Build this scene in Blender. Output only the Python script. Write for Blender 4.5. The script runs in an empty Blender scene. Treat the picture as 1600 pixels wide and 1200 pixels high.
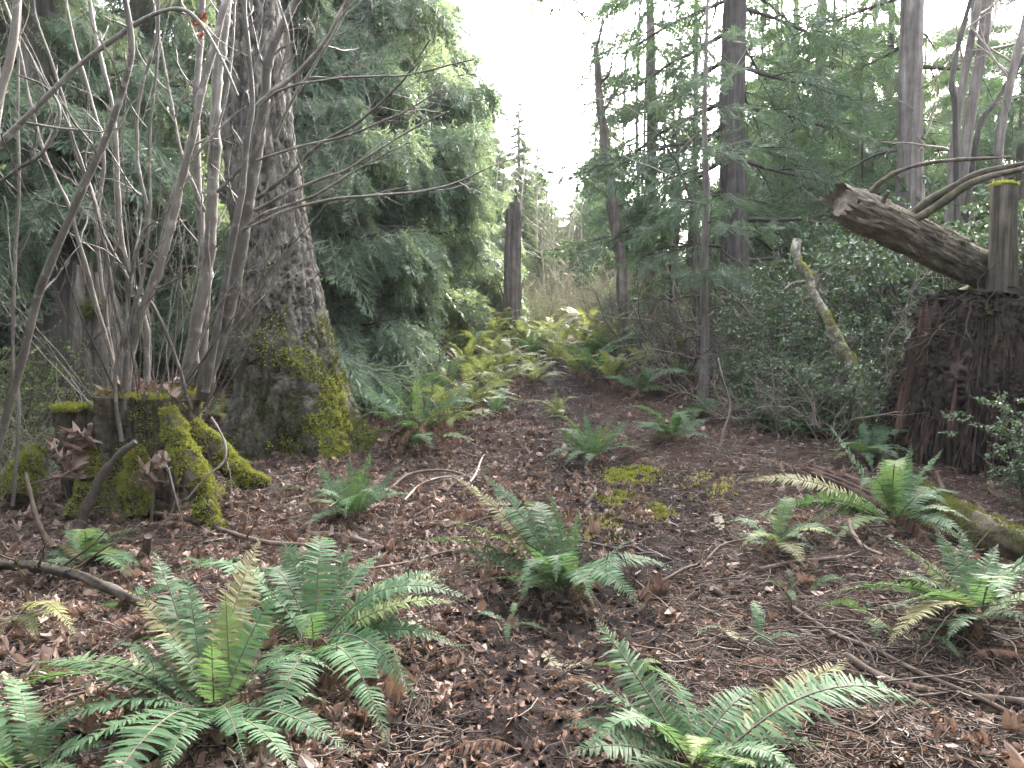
import bpy, math, random
import numpy as np
from mathutils import Vector, Matrix, Euler

SC = bpy.context.scene
COL = SC.collection
RNG = np.random.default_rng(7)
random.seed(7)
rad = math.radians

# ------------------------------------------------------------------ camera, sky, sun, exposure
FPX, CX, CY = 1200.0, 800.0, 600.0
PITCH = math.atan(80 / FPX)
CAMZ = 1.55
cam = bpy.data.cameras.new('camera'); cam_o = bpy.data.objects.new('camera', cam); COL.objects.link(cam_o)
cam.sensor_width = 36.0; cam.lens = 36.0 * FPX / 1600.0
cam.clip_start = 0.05; cam.clip_end = 600.0
cam_o.location = (0, 0, CAMZ); cam_o.rotation_euler = (math.pi / 2 - PITCH, 0, 0)
SC.camera = cam_o

SUN_AZ, SUN_EL = rad(24.0), rad(34.0)        # to the right of straight ahead, low behind the trees
world = bpy.data.worlds.new('World'); SC.world = world; world.use_nodes = True
wn = world.node_tree; wn.nodes.clear()
w_out = wn.nodes.new('ShaderNodeOutputWorld'); w_bg = wn.nodes.new('ShaderNodeBackground')
w_sky = wn.nodes.new('ShaderNodeTexSky'); w_sky.sky_type = 'NISHITA'; w_sky.sun_disc = False
w_sky.sun_elevation = SUN_EL; w_sky.sun_rotation = SUN_AZ
w_sky.dust_density = 4.0; w_sky.air_density = 1.0
w_hsv = wn.nodes.new('ShaderNodeHueSaturation'); w_hsv.inputs['Saturation'].default_value = 0.38
wn.links.new(w_sky.outputs[0], w_hsv.inputs['Color']); wn.links.new(w_hsv.outputs[0], w_bg.inputs['Color'])
w_bg.inputs['Strength'].default_value = 0.15
wn.links.new(w_bg.outputs[0], w_out.inputs[0])

sun = bpy.data.lights.new('sun', 'SUN'); sun.energy = 1.4; sun.angle = rad(10.0); sun.color = (1.0, 0.93, 0.82)
sun_o = bpy.data.objects.new('sun', sun); COL.objects.link(sun_o)
SV = Vector((math.sin(SUN_AZ) * math.cos(SUN_EL), math.cos(SUN_AZ) * math.cos(SUN_EL), math.sin(SUN_EL)))
sun_o.rotation_euler = SV.to_track_quat('Z', 'Y').to_euler(); sun_o.location = (20, 30, 30)

vs = SC.view_settings
vs.view_transform = 'Standard'; vs.look = 'None'; vs.gamma = 1.0; vs.use_curve_mapping = False
vs.exposure = 4.1
cy = SC.cycles
cy.max_bounces = 6; cy.diffuse_bounces = 3; cy.glossy_bounces = 2; cy.transmission_bounces = 3
cy.volume_bounces = 0; cy.transparent_max_bounces = 4; cy.caustics_reflective = False; cy.caustics_refractive = False
cy.use_denoising = True
cy.sample_clamp_indirect = 4.0

# ------------------------------------------------------------------ maths helpers
def P(px, py, d):
    """world point seen at photo pixel (px, py) at forward distance d"""
    u = (px - CX) / FPX; v = (CY - py) / FPX
    cp, sp = math.cos(PITCH), math.sin(PITCH)
    dy = cp + v * sp; dz = -sp + v * cp
    k = d / dy
    return np.array((u * k, d, CAMZ + dz * k))

def hash3(ix, iy, iz, seed):
    h = (ix.astype(np.int64) * 374761393 + iy.astype(np.int64) * 668265263 + iz.astype(np.int64) * 2147483647 + seed * 1274126177) & 0xFFFFFFFF
    h = ((h ^ (h >> 13)) * 1274126177) & 0xFFFFFFFF
    h = ((h ^ (h >> 16)) * 2246822519) & 0xFFFFFFFF
    h = h ^ (h >> 15)
    return (h & 0xFFFFFF) / float(0xFFFFFF)

def vnoise(p, seed=0):
    p = np.asarray(p, dtype=float)
    i = np.floor(p); f = p - i; f = f * f * (3 - 2 * f)
    x, y, z = i[:, 0], i[:, 1], i[:, 2]
    r = 0
    for a in (0, 1):
        for b in (0, 1):
            for c in (0, 1):
                w = (f[:, 0] if a else 1 - f[:, 0]) * (f[:, 1] if b else 1 - f[:, 1]) * (f[:, 2] if c else 1 - f[:, 2])
                r = r + w * hash3(x + a, y + b, z + c, seed)
    return r

def fbm(p, octaves=4, seed=0):
    p = np.asarray(p, dtype=float); r = 0; a = 0.5; t = 0
    for o in range(octaves):
        r = r + a * vnoise(p * (2.03 ** o), seed + o * 17); t += a; a *= 0.5
    return r / t

def sstep(a, b, x):
    t = np.clip((x - a) / (b - a), 0, 1); return t * t * (3 - 2 * t)

def softplus(x, k):
    return k * np.log1p(np.exp(np.clip(x / k, -40, 40)))

PATH_PTS = np.array([(0.0, 2.0), (0.05, 3.2), (0.35, 4.3), (0.95, 5.6), (1.15, 6.6), (0.75, 8.2), (0.55, 10.0), (0.75, 12.5), (0.8, 16.0), (0.9, 19.0)])
PATH_W = np.array([0.55, 0.55, 0.6, 0.8, 0.8, 0.65, 0.6, 0.5, 0.4, 0.3])
def path_mask(x, y):
    cx = np.interp(y, PATH_PTS[:, 1], PATH_PTS[:, 0]); w = np.interp(y, PATH_PTS[:, 1], PATH_W)
    n = fbm(np.stack([x * 2.3, y * 2.3, x * 0], -1), 3, 91) - 0.5
    m = 1 - sstep(0.55, 1.25, np.abs(x - cx) / w + n * 0.9)
    return m * (1 - sstep(16, 21, y))

MOUNDS = [(0.02, 9.0, 0.55, 0.17), (0.2, 18.5, 2.2, 0.14), (-0.3, 15.9, 1.9, 0.30), (1.7, 12.5, 0.9, 0.12), (-3.1, 6.3, 1.4, 0.10), (-1.2, 4.2, 0.9, 0.06), (2.6, 4.6, 0.9, 0.08)]
def gz(x, y, fine=True):
    x = np.atleast_1d(np.asarray(x, float)); y = np.atleast_1d(np.asarray(y, float))
    z = 0.12 * softplus(y - 6.3, 0.9) - 0.12 * softplus(y - 18.8, 1.5)
    z = z - 0.12 * softplus(-6.3 + 0 * y, 0.9)
    q = np.stack([x, y, 0 * x], -1)
    z = z + (fbm(q * 0.45, 3, 3) - 0.5) * 0.22 * sstep(2.0, 6.0, y + np.abs(x))
    for mx, my, mr, mh in MOUNDS:
        z = z + mh * np.exp(-((x - mx) ** 2 + (y - my) ** 2) / (mr * mr))
    if fine:
        pm = path_mask(x, y)
        z = z - 0.05 * pm
        z = z + (fbm(q * 4.2, 3, 5) - 0.5) * 0.10
        z = z + (fbm(q * 17, 3, 8) - 0.5) * (0.045 + 0.03 * pm)
    return z

def gz1(x, y): return float(gz(x, y)[0])

def G(px, py, h=0.0, dmax=60.0):
    """ground point seen at photo pixel"""
    ds = np.concatenate([np.arange(1.5, 12, 0.05), np.arange(12, dmax, 0.2)])
    pts = np.array([P(px, py, d) for d in ds])
    g = gz(pts[:, 0], pts[:, 1], False) + h
    below = np.nonzero(pts[:, 2] < g)[0]
    k = below[0] if len(below) else len(ds) - 1
    p = pts[k]; p[2] = gz1(p[0], p[1]) + h
    return p

def norm(v): return v / (np.linalg.norm(v, axis=-1, keepdims=True) + 1e-9)

def spline(pts, n):
    """Catmull-Rom through pts, n samples"""
    p = np.asarray(pts, float); m = len(p)
    if m == 2: return p[0] + (p[1] - p[0]) * np.linspace(0, 1, n)[:, None]
    q = np.vstack([2 * p[0] - p[1], p, 2 * p[-1] - p[-2]])
    t = np.linspace(0, m - 1 - 1e-6, n); i = t.astype(int); f = (t - i)[:, None]
    a, b, c, d = q[i], q[i + 1], q[i + 2], q[i + 3]
    return 0.5 * (2 * b + (c - a) * f + (2 * a - 5 * b + 4 * c - d) * f ** 2 + (3 * b - 3 * c + d - a) * f ** 3)

def frames(path):
    T = norm(np.gradient(path, axis=0)); n = len(path)
    u = np.cross(T[0], (0.31, 0.17, 0.93)); 
    if np.linalg.norm(u) < 1e-3: u = np.cross(T[0], (1, 0, 0))
    u = u / np.linalg.norm(u); U = np.empty_like(T); U[0] = u
    for k in range(1, n):
        u = U[k - 1] - T[k] * np.dot(U[k - 1], T[k]); U[k] = u / (np.linalg.norm(u) + 1e-9)
    return T, U, np.cross(T, U)

class Acc:
    """collects geometry for ONE mesh"""
    def __init__(s): s.V = []; s.F = {}; s.n = 0; s.tint = []
    def add(s, V, F, mi=0, tint=None):
        V = np.asarray(V, float).reshape(-1, 3); F = np.asarray(F, dtype=np.int64)
        if len(F) == 0: return
        s.F.setdefault((F.shape[1], mi), []).append(F + s.n)
        s.V.append(V); s.n += len(V)
        if tint is None: tint = 0.5
        s.tint.append(np.broadcast_to(np.asarray(tint, float), (len(V),)))
    def tube(s, path, r, sides=6, mi=0, tint=None, cap=True, disp=None):
        path = np.asarray(path, float); n = len(path); r = np.broadcast_to(np.asarray(r, float), (n,))
        T, U, W = frames(path)
        a = np.arange(sides) * 2 * math.pi / sides
        rr = r[:, None] * np.ones(sides)
        if disp is not None: rr = rr + disp(path, a)
        V = path[:, None, :] + rr[..., None] * (np.cos(a)[None, :, None] * U[:, None, :] + np.sin(a)[None, :, None] * W[:, None, :])
        i = np.arange(n - 1)[:, None] * sides; j = np.arange(sides)[None, :]; j2 = (j + 1) % sides
        F = np.stack([i + j, i + j2, i + sides + j2, i + sides + j], -1).reshape(-1, 4)
        V = V.reshape(-1, 3); base = s.n
        s.add(V, F, mi, tint)
        if cap:
            for ring, c, flip in ((0, path[0], True), (n - 1, path[-1], False)):
                idx = np.arange(sides) + ring * sides
                VV = np.vstack([V[idx], c[None]])
                FF = np.array([(k, (k + 1) % sides, sides) if not flip else ((k + 1) % sides, k, sides) for k in range(sides)])
                s.add(VV, FF, mi, tint)
    def inst(s, TV, TF, M, O, mi=0, tint=None):
        """copies of a template (TV,TF) by matrices M (K,3,3) and offsets O (K,3)"""
        K = len(O); nv = len(TV)
        if K == 0: return
        V = np.einsum('kij,vj->kvi', M, TV) + O[:, None, :]
        F = (TF[None] + (np.arange(K) * nv)[:, None, None]).reshape(-1, TF.shape[1])
        t = None if tint is None else np.repeat(tint, nv)
        s.add(V.reshape(-1, 3), F, mi, t)
    def mesh(s, name, mats, origin=(0, 0, 0), smooth=True):
        me = bpy.data.meshes.new(name)
        V = np.vstack(s.V) - np.asarray(origin, float)
        me.vertices.add(len(V)); me.vertices.foreach_set('co', V.astype(np.float32).ravel())
        loops = []; starts = []; totals = []; mis = []; c = 0
        for (k, mi), Fs in s.F.items():
            F = np.vstack(Fs); m = len(F)
            loops.append(F.ravel()); starts.append(c + np.arange(m) * k); totals.append(np.full(m, k)); mis.append(np.full(m, mi)); c += m * k
        L = np.concatenate(loops)
        me.loops.add(len(L)); me.loops.foreach_set('vertex_index', L.astype(np.int32))
        st = np.concatenate(starts); 
        me.polygons.add(len(st)); me.polygons.foreach_set('loop_start', st.astype(np.int32))
        me.polygons.foreach_set('material_index', np.concatenate(mis).astype(np.int32))
        me.polygons.foreach_set('use_smooth', np.full(len(st), smooth))
        for m in (mats if isinstance(mats, (list, tuple)) else [mats]): me.materials.append(m)
        at = me.attributes.new('tint', 'FLOAT', 'POINT'); at.data.foreach_set('value', np.concatenate(s.tint).astype(np.float32))
        me.update(calc_edges=True)
        return me

def tag(o, label=None, cat=None, group=None, kind=None):
    if label: o['label'] = label
    if cat: o['category'] = cat
    if group: o['group'] = group
    if kind: o['kind'] = kind
    return o
def thing(name, label, cat, loc, group=None, rotz=0.0, scale=1.0):
    o = bpy.data.objects.new(name, None); COL.objects.link(o)
    o.empty_display_size = 0.2
    o.location = tuple(float(v) for v in loc); o.rotation_euler = (0, 0, rotz); o.scale = (scale,) * 3
    return tag(o, label, cat, group)
def part(name, me, parent=None, loc=(0, 0, 0), rot=(0, 0, 0), scale=(1, 1, 1), kind=None, label=None):
    o = bpy.data.objects.new(name, me); COL.objects.link(o); o.parent = parent
    o.location = tuple(float(v) for v in loc); o.rotation_euler = rot; o.scale = scale if hasattr(scale, '__len__') else (scale,) * 3
    if kind: o['kind'] = kind
    if label: o['label'] = label
    return o
def rot_to(d, up=(0, 0, 1)):
    """matrices whose +Y points along d (K,3), +Z near up"""
    d = norm(np.asarray(d, float)); up = np.broadcast_to(np.asarray(up, float), d.shape)
    x = norm(np.cross(d, up)); z = np.cross(x, d)
    return np.stack([x, d, z], -1)
def rand_rot(rng, K, tilt=0.5):
    """random heading, leaning up to tilt from flat"""
    a = rng.uniform(0, 2 * math.pi, K); b = rng.normal(0, tilt, K); c = rng.normal(0, tilt, K)
    ca, sa, cb, sb, cc, sc = np.cos(a), np.sin(a), np.cos(b), np.sin(b), np.cos(c), np.sin(c)
    z = np.zeros(K); o = np.ones(K)
    Rz = np.stack([np.stack([ca, -sa, z], -1), np.stack([sa, ca, z], -1), np.stack([z, z, o], -1)], 1)
    Rx = np.stack([np.stack([o, z, z], -1), np.stack([z, cb, -sb], -1), np.stack([z, sb, cb], -1)], 1)
    Ry = np.stack([np.stack([cc, z, sc], -1), np.stack([z, o, z], -1), np.stack([-sc, z, cc], -1)], 1)
    return Rz @ Rx @ Ry

# ------------------------------------------------------------------ materials
def new_mat(name):
    m = bpy.data.materials.new(name); m.use_nodes = True
    N = m.node_tree.nodes; L = m.node_tree.links
    b = next(n for n in N if n.type == 'BSDF_PRINCIPLED'); out = next(n for n in N if n.type == 'OUTPUT_MATERIAL')
    return m, N, L, b, out
def rgb(c): return (c[0], c[1], c[2], 1.0)
def noise_node(N, L, co, scale, detail=4, rough=0.6):
    n = N.new('ShaderNodeTexNoise'); n.inputs['Scale'].default_value = scale; n.inputs['Detail'].default_value = detail; n.inputs['Roughness'].default_value = rough
    L.new(co, n.inputs['Vector']); return n.outputs['Fac']
def ramp(N, L, fac, stops):
    r = N.new('ShaderNodeValToRGB'); e = r.color_ramp.elements
    while len(e) < len(stops): e.new(0.5)
    for k, (p, c) in enumerate(stops): e[k].position = p; e[k].color = rgb(c) if len(c) == 3 else c
    L.new(fac, r.inputs[0]); return r.outputs[0]
def mixc(N, L, fac, a, b):
    m = N.new('ShaderNodeMix'); m.data_type = 'RGBA'
    for sock, v in ((m.inputs[0], fac), (m.inputs[6], a), (m.inputs[7], b)):
        if isinstance(v, (int, float)): sock.default_value = v
        elif isinstance(v, tuple): sock.default_value = rgb(v)
        else: L.new(v, sock)
    return m.outputs[2]
def mathn(N, L, op, a, b=0.0, clamp=False):
    m = N.new('ShaderNodeMath'); m.operation = op; m.use_clamp = clamp
    for s, v in ((m.inputs[0], a), (m.inputs[1], b)):
        if isinstance(v, (int, float)): s.default_value = v
        else: L.new(v, s)
    return m.outputs[0]
def bump_to(N, L, b, h, strength, dist):
    n = N.new('ShaderNodeBump'); n.inputs['Strength'].default_value = strength; n.inputs['Distance'].default_value = dist
    L.new(h, n.inputs['Height']); L.new(n.outputs[0], b.inputs['Normal'])

def leaf_mat(name, c_a, c_b, c_trans, trans=0.4, rough=0.42, spec=0.4, c_old=None):
    """thin leaf: colour varies leaf by leaf (tint) and plant by plant (object random)"""
    m, N, L, b, out = new_mat(name)
    at = N.new('ShaderNodeAttribute'); at.attribute_name = 'tint'
    oi = N.new('ShaderNodeObjectInfo')
    c = mixc(N, L, at.outputs['Fac'], c_a, c_b)
    if c_old is not None:
        k = N.new('ShaderNodeMapRange'); k.inputs[1].default_value = 0.80; k.inputs[2].default_value = 1.0; k.inputs[3].default_value = 0; k.inputs[4].default_value = 0.6
        L.new(oi.outputs['Random'], k.inputs[0]); c = mixc(N, L, k.outputs[0], c, c_old)
    hs = N.new('ShaderNodeHueSaturation'); L.new(c, hs.inputs['Color'])
    v = N.new('ShaderNodeMapRange'); v.inputs[3].default_value = 0.78; v.inputs[4].default_value = 1.25
    L.new(oi.outputs['Random'], v.inputs[0]); L.new(v.outputs[0], hs.inputs['Value'])
    L.new(hs.outputs[0], b.inputs['Base Color'])
    b.inputs['Roughness'].default_value = rough; b.inputs['Specular IOR Level'].default_value = spec
    t = N.new('ShaderNodeBsdfTranslucent')
    tc = mixc(N, L, 0.55, hs.outputs[0], c_trans); L.new(tc, t.inputs['Color'])
    mx = N.new('ShaderNodeMixShader'); mx.inputs[0].default_value = trans
    L.new(b.outputs[0], mx.inputs[1]); L.new(t.outputs[0], mx.inputs[2]); L.new(mx.outputs[0], out.inputs[0])
    return m

def wood_mat(name, dark, mid, light, scale=6.0, stretch=(1, 1, 0.15), rough=0.9, bump=0.6, dist=0.02, moss=None, moss_h=0.0, moss_soft=1.0, moss_bias=0.0, spots=None, spec=0.2, turn=0.0, vmin=0.85):
    m, N, L, b, out = new_mat(name)
    tc = N.new('ShaderNodeTexCoord'); mp = N.new('ShaderNodeMapping'); mp.inputs['Scale'].default_value = stretch
    m0 = N.new('ShaderNodeMapping'); m0.inputs['Rotation'].default_value = (0, turn, 0); L.new(tc.outputs['Object'], m0.inputs[0]); L.new(m0.outputs[0], mp.inputs[0])
    n1 = noise_node(N, L, mp.outputs[0], scale, 8, 0.65); n2 = noise_node(N, L, tc.outputs['Object'], scale * 0.35, 4, 0.6)
    s = mathn(N, L, 'ADD', mathn(N, L, 'MULTIPLY', n1, 0.7), mathn(N, L, 'MULTIPLY', n2, 0.3))
    c = ramp(N, L, s, [(0.33, dark), (0.5, mid), (0.66, light)])
    if spots is not None:
        n4 = noise_node(N, L, tc.outputs['Object'], 9.0, 5, 0.7)
        f = ramp(N, L, n4, [(0.56, (0, 0, 0)), (0.63, (1, 1, 1))]); c = mixc(N, L, f, c, spots)
    if moss is not None:
        sx = N.new('ShaderNodeSeparateXYZ'); L.new(tc.outputs['Object'], sx.inputs[0])
        n3 = noise_node(N, L, tc.outputs['Object'], 3.2, 6, 0.7)
        hgt = mathn(N, L, 'DIVIDE', mathn(N, L, 'SUBTRACT', moss_h, sx.outputs['Z']), moss_soft)
        f = mathn(N, L, 'ADD', mathn(N, L, 'MULTIPLY', mathn(N, L, 'SUBTRACT', n3, 0.5), 4.0), mathn(N, L, 'ADD', hgt, moss_bias))
        f = mathn(N, L, 'MULTIPLY', f, 0.8, True)
        n5 = noise_node(N, L, tc.outputs['Object'], 40.0, 3, 0.6)
        mc = mixc(N, L, n5, moss, (moss[0] * 1.9, moss[1] * 1.7, moss[2] * 1.5))
        c = mixc(N, L, f, c, mc)
    oi = N.new('ShaderNodeObjectInfo'); hs = N.new('ShaderNodeHueSaturation'); L.new(c, hs.inputs['Color'])
    v = N.new('ShaderNodeMapRange'); v.inputs[3].default_value = vmin; v.inputs[4].default_value = 1.15
    L.new(oi.outputs['Random'], v.inputs[0]); L.new(v.outputs[0], hs.inputs['Value'])
    L.new(hs.outputs[0], b.inputs['Base Color']); b.inputs['Roughness'].default_value = rough; b.inputs['Specular IOR Level'].default_value = spec
    hf = noise_node(N, L, mp.outputs[0], scale * 3, 8, 0.7)
    bump_to(N, L, b, hf, bump, dist)
    return m

M = {}
M['cedar'] = leaf_mat('cedar_foliage', (0.080, 0.122, 0.084), (0.155, 0.200, 0.122), (0.26, 0.34, 0.13), 0.40, 0.45, 0.5)
M['cedar_far'] = leaf_mat('cedar_foliage_pale', (0.062, 0.088, 0.045), (0.10, 0.135, 0.06), (0.2, 0.28, 0.08), 0.35, 0.5, 0.4)
M['hemlock'] = leaf_mat('dark_conifer_foliage', (0.034, 0.062, 0.040), (0.060, 0.098, 0.052), (0.15, 0.24, 0.07), 0.3, 0.45, 0.5)
M['fern'] = leaf_mat('fern_frond_green', (0.040, 0.086, 0.042), (0.072, 0.130, 0.062), (0.17, 0.29, 0.07), 0.34, 0.55, 0.16, c_old=(0.15, 0.17, 0.05))
M['fern_old'] = leaf_mat('fern_frond_fading', (0.085, 0.095, 0.04), (0.15, 0.135, 0.06), (0.25, 0.24, 0.07), 0.3, 0.6, 0.15)
M['fern_sun'] = leaf_mat('fern_frond_yellow_green', (0.085, 0.12, 0.042), (0.155, 0.18, 0.062), (0.34, 0.38, 0.09), 0.42, 0.5, 0.25, c_old=(0.22, 0.16, 0.065))  # yellower copy of the fern: sun-faded fronds, with backlight put into the colour
M['fern_dead'] = leaf_mat('fern_frond_dead', (0.085, 0.047, 0.033), (0.18, 0.105, 0.070), (0.3, 0.16, 0.08), 0.25, 0.7, 0.2)
M['fern_pale'] = leaf_mat('fern_frond_bleached', (0.15, 0.13, 0.075), (0.23, 0.205, 0.13), (0.2, 0.18, 0.1), 0.25, 0.6, 0.3)
M['holly'] = leaf_mat('glossy_evergreen_leaf', (0.045, 0.080, 0.042), (0.085, 0.130, 0.062), (0.2, 0.28, 0.07), 0.22, 0.25, 0.8)
M['huckle'] = leaf_mat('small_shrub_leaf', (0.075, 0.115, 0.035), (0.14, 0.185, 0.055), (0.30, 0.37, 0.08), 0.35, 0.4, 0.4)
M['leaf_dry'] = leaf_mat('dry_maple_leaf', (0.070, 0.042, 0.031), (0.37, 0.255, 0.200), (0.32, 0.16, 0.09), 0.15, 0.55, 0.4)
M['leaf_red'] = leaf_mat('dry_red_leaf', (0.11, 0.04, 0.026), (0.17, 0.066, 0.042), (0.2, 0.07, 0.04), 0.15, 0.55, 0.3)
M['moss'] = leaf_mat('moss_tuft', (0.15, 0.165, 0.034), (0.36, 0.36, 0.080), (0.42, 0.43, 0.07), 0.3, 0.8, 0.1)
M['moss_dull'] = leaf_mat('moss_tuft_dull', (0.06, 0.066, 0.020), (0.145, 0.15, 0.042), (0.2, 0.22, 0.05), 0.3, 0.85, 0.1)
M['fir_bark'] = wood_mat('fir_bark', (0.032, 0.028, 0.024), (0.105, 0.092, 0.077), (0.225, 0.20, 0.168), 13, (1, 1, 0.35), 0.95, 1.0, 0.03, moss=(0.062, 0.075, 0.018), moss_h=0.3, moss_soft=0.9, moss_bias=-0.7)
M['cedar_bark'] = wood_mat('cedar_bark', (0.05, 0.04, 0.036), (0.125, 0.105, 0.095), (0.22, 0.19, 0.175), 14, (1, 1, 0.06), 0.9, 0.7, 0.02)
M['dark_bark'] = wood_mat('dark_bark', (0.022, 0.018, 0.017), (0.05, 0.042, 0.038), (0.10, 0.085, 0.075), 12, (1, 1, 0.1), 0.9, 0.6, 0.02)
M['stem'] = wood_mat('maple_stem_bark', (0.06, 0.05, 0.042), (0.125, 0.106, 0.09), (0.215, 0.188, 0.165), 9, (1, 1, 0.35), 0.65, 0.35, 0.006, spots=(0.25, 0.228, 0.205), spec=0.35, vmin=0.5)
M['twig'] = wood_mat('bare_twig_bark', (0.10, 0.08, 0.066), (0.19, 0.155, 0.128), (0.29, 0.245, 0.205), 12, (1, 1, 1), 0.7, 0.3, 0.004, spec=0.3)
M['twig_pale'] = wood_mat('pale_twig_bark', (0.10, 0.092, 0.055), (0.19, 0.175, 0.11), (0.32, 0.30, 0.21), 12, (1, 1, 1), 0.7, 0.3, 0.004)
M['twig_dark'] = wood_mat('dark_twig_bark', (0.035, 0.028, 0.024), (0.075, 0.058, 0.05), (0.13, 0.105, 0.09), 12, (1, 1, 1), 0.75, 0.3, 0.004)
M['stick'] = wood_mat('dead_stick', (0.045, 0.031, 0.024), (0.10, 0.072, 0.055), (0.19, 0.148, 0.118), 10, (1, 1, 1), 0.85, 0.5, 0.006)
M['bleached'] = wood_mat('bleached_stick', (0.2, 0.165, 0.13), (0.31, 0.265, 0.215), (0.42, 0.375, 0.315), 10, (1, 1, 1), 0.8, 0.4, 0.005)
M['stump'] = wood_mat('mossy_stump_bark', (0.016, 0.013, 0.010), (0.060, 0.048, 0.034), (0.14, 0.116, 0.084), 15, (1, 1, 0.22), 0.95, 0.9, 0.02, moss=(0.07, 0.074, 0.02), moss_h=0.0, moss_soft=0.7, moss_bias=-0.7)
M['rot'] = wood_mat('rotten_red_wood', (0.011, 0.008, 0.007), (0.030, 0.021, 0.017), (0.075, 0.05, 0.038), 9, (1, 1, 0.10), 0.95, 1.0, 0.03, moss=(0.035, 0.042, 0.014), moss_h=-0.1, moss_soft=1.6, moss_bias=-0.65)
M['rot_red'] = wood_mat('rotten_red_slab', (0.022, 0.013, 0.010), (0.058, 0.034, 0.026), (0.115, 0.07, 0.054), 9, (1, 1, 0.1), 0.9, 0.8, 0.02)
M['weathered'] = wood_mat('weathered_grey_wood', (0.03, 0.025, 0.02), (0.095, 0.078, 0.064), (0.20, 0.17, 0.142), 14, (1, 1, 0.05), 0.85, 0.9, 0.02, moss=(0.075, 0.09, 0.022), moss_h=0.0, moss_soft=2.0, moss_bias=-0.6)
M['snag'] = wood_mat('snag_wood', (0.035, 0.027, 0.023), (0.115, 0.092, 0.080), (0.24, 0.205, 0.18), 11, (1, 1, 0.05), 0.85, 0.9, 0.02)
M['log_branch'] = wood_mat('log_branch_bark', (0.03, 0.024, 0.018), (0.075, 0.062, 0.045), (0.15, 0.13, 0.10), 14, (1, 1, 1), 0.9, 0.8, 0.01, moss=(0.06, 0.07, 0.018), moss_h=6.0, moss_soft=8.0, moss_bias=-0.55)
M['log_wood'] = wood_mat('split_log_wood', (0.05, 0.038, 0.030), (0.175, 0.138, 0.110), (0.34, 0.285, 0.235), 14, (0.06, 1, 1), 0.85, 1.0, 0.03, turn=-0.42)
M['mossy_log'] = wood_mat('mossy_log_bark', (0.03, 0.023, 0.017), (0.08, 0.062, 0.045), (0.15, 0.12, 0.09), 12, (0.3, 1, 1), 0.95, 0.9, 0.02, moss=(0.06, 0.075, 0.018), moss_h=0.25, moss_soft=0.5, moss_bias=-0.3)
M['birch'] = wood_mat('lichen_covered_bark', (0.03, 0.024, 0.02), (0.15, 0.13, 0.105), (0.46, 0.44, 0.38), 16, (1, 1, 1), 0.85, 0.6, 0.01, spots=(0.19, 0.19, 0.05))
M['root'] = wood_mat('dark_root', (0.02, 0.014, 0.012), (0.05, 0.034, 0.027), (0.11, 0.078, 0.06), 8, (1, 1, 0.4), 0.9, 0.5, 0.01)

def ground_mat():
    m, N, L, b, out = new_mat('forest_soil')
    tc = N.new('ShaderNodeTexCoord'); co = tc.outputs['Object']
    at = N.new('ShaderNodeAttribute'); at.attribute_name = 'tint'
    n1 = noise_node(N, L, co, 9, 8, 0.72); n2 = noise_node(N, L, co, 45, 6, 0.7); n3 = noise_node(N, L, co, 1.3, 4, 0.6)
    duff = ramp(N, L, mathn(N, L, 'ADD', mathn(N, L, 'MULTIPLY', n1, 0.5), mathn(N, L, 'MULTIPLY', n2, 0.5)),
                [(0.38, (0.012, 0.008, 0.007)), (0.49, (0.040, 0.024, 0.018)), (0.58, (0.09, 0.053, 0.040)), (0.7, (0.17, 0.108, 0.082))])
    soil = ramp(N, L, mathn(N, L, 'ADD', mathn(N, L, 'MULTIPLY', n1, 0.45), mathn(N, L, 'MULTIPLY', n2, 0.55)),
                [(0.36, (0.010, 0.007, 0.006)), (0.52, (0.026, 0.017, 0.014)), (0.68, (0.065, 0.043, 0.035))])
    f = mathn(N, L, 'ADD', mathn(N, L, 'MULTIPLY', at.outputs['Fac'], 1.3), mathn(N, L, 'MULTIPLY', mathn(N, L, 'SUBTRACT', n3, 0.5), 0.9), True)
    L.new(mixc(N, L, f, duff, soil), b.inputs['Base Color'])
    b.inputs['Roughness'].default_value = 0.95; b.inputs['Specular IOR Level'].default_value = 0.15
    bump_to(N, L, b, n2, 0.9, 0.03)
    return m
M['ground'] = ground_mat()

# ------------------------------------------------------------------ ground: one sheet out to the horizon
def build_ground():
    def axis(lo, hi, fine, far, grow):
        a = list(np.arange(lo, hi, fine)); s = fine
        while a[-1] < far[1]: s *= grow; a.append(a[-1] + s)
        s = fine; b = []
        c = lo
        while c > far[0]: s *= grow; c -= s; b.append(c)
        return np.array(b[::-1] + a)
    X = axis(-2.9, 3.1, 0.024, (-160, 160), 1.055); Y = axis(2.2, 7.2, 0.026, (-60, 260), 1.035)
    xx, yy = np.meshgrid(X, Y); n = xx.size
    z = gz(xx.ravel(), yy.ravel())
    V = np.stack([xx.ravel(), yy.ravel(), z], -1)
    nx, ny = len(X), len(Y)
    i = (np.arange(ny - 1)[:, None] * nx + np.arange(nx - 1)[None]).ravel()
    F = np.stack([i, i + 1, i + nx + 1, i + nx], -1)
    A = Acc(); A.add(V, F, 0, path_mask(xx.ravel(), yy.ravel()))
    o = part('ground', A.mesh('ground', M['ground'])); o['kind'] = 'structure'
    o['label'] = 'dark brown forest floor with a worn dirt path rising away'
build_ground()

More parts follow.
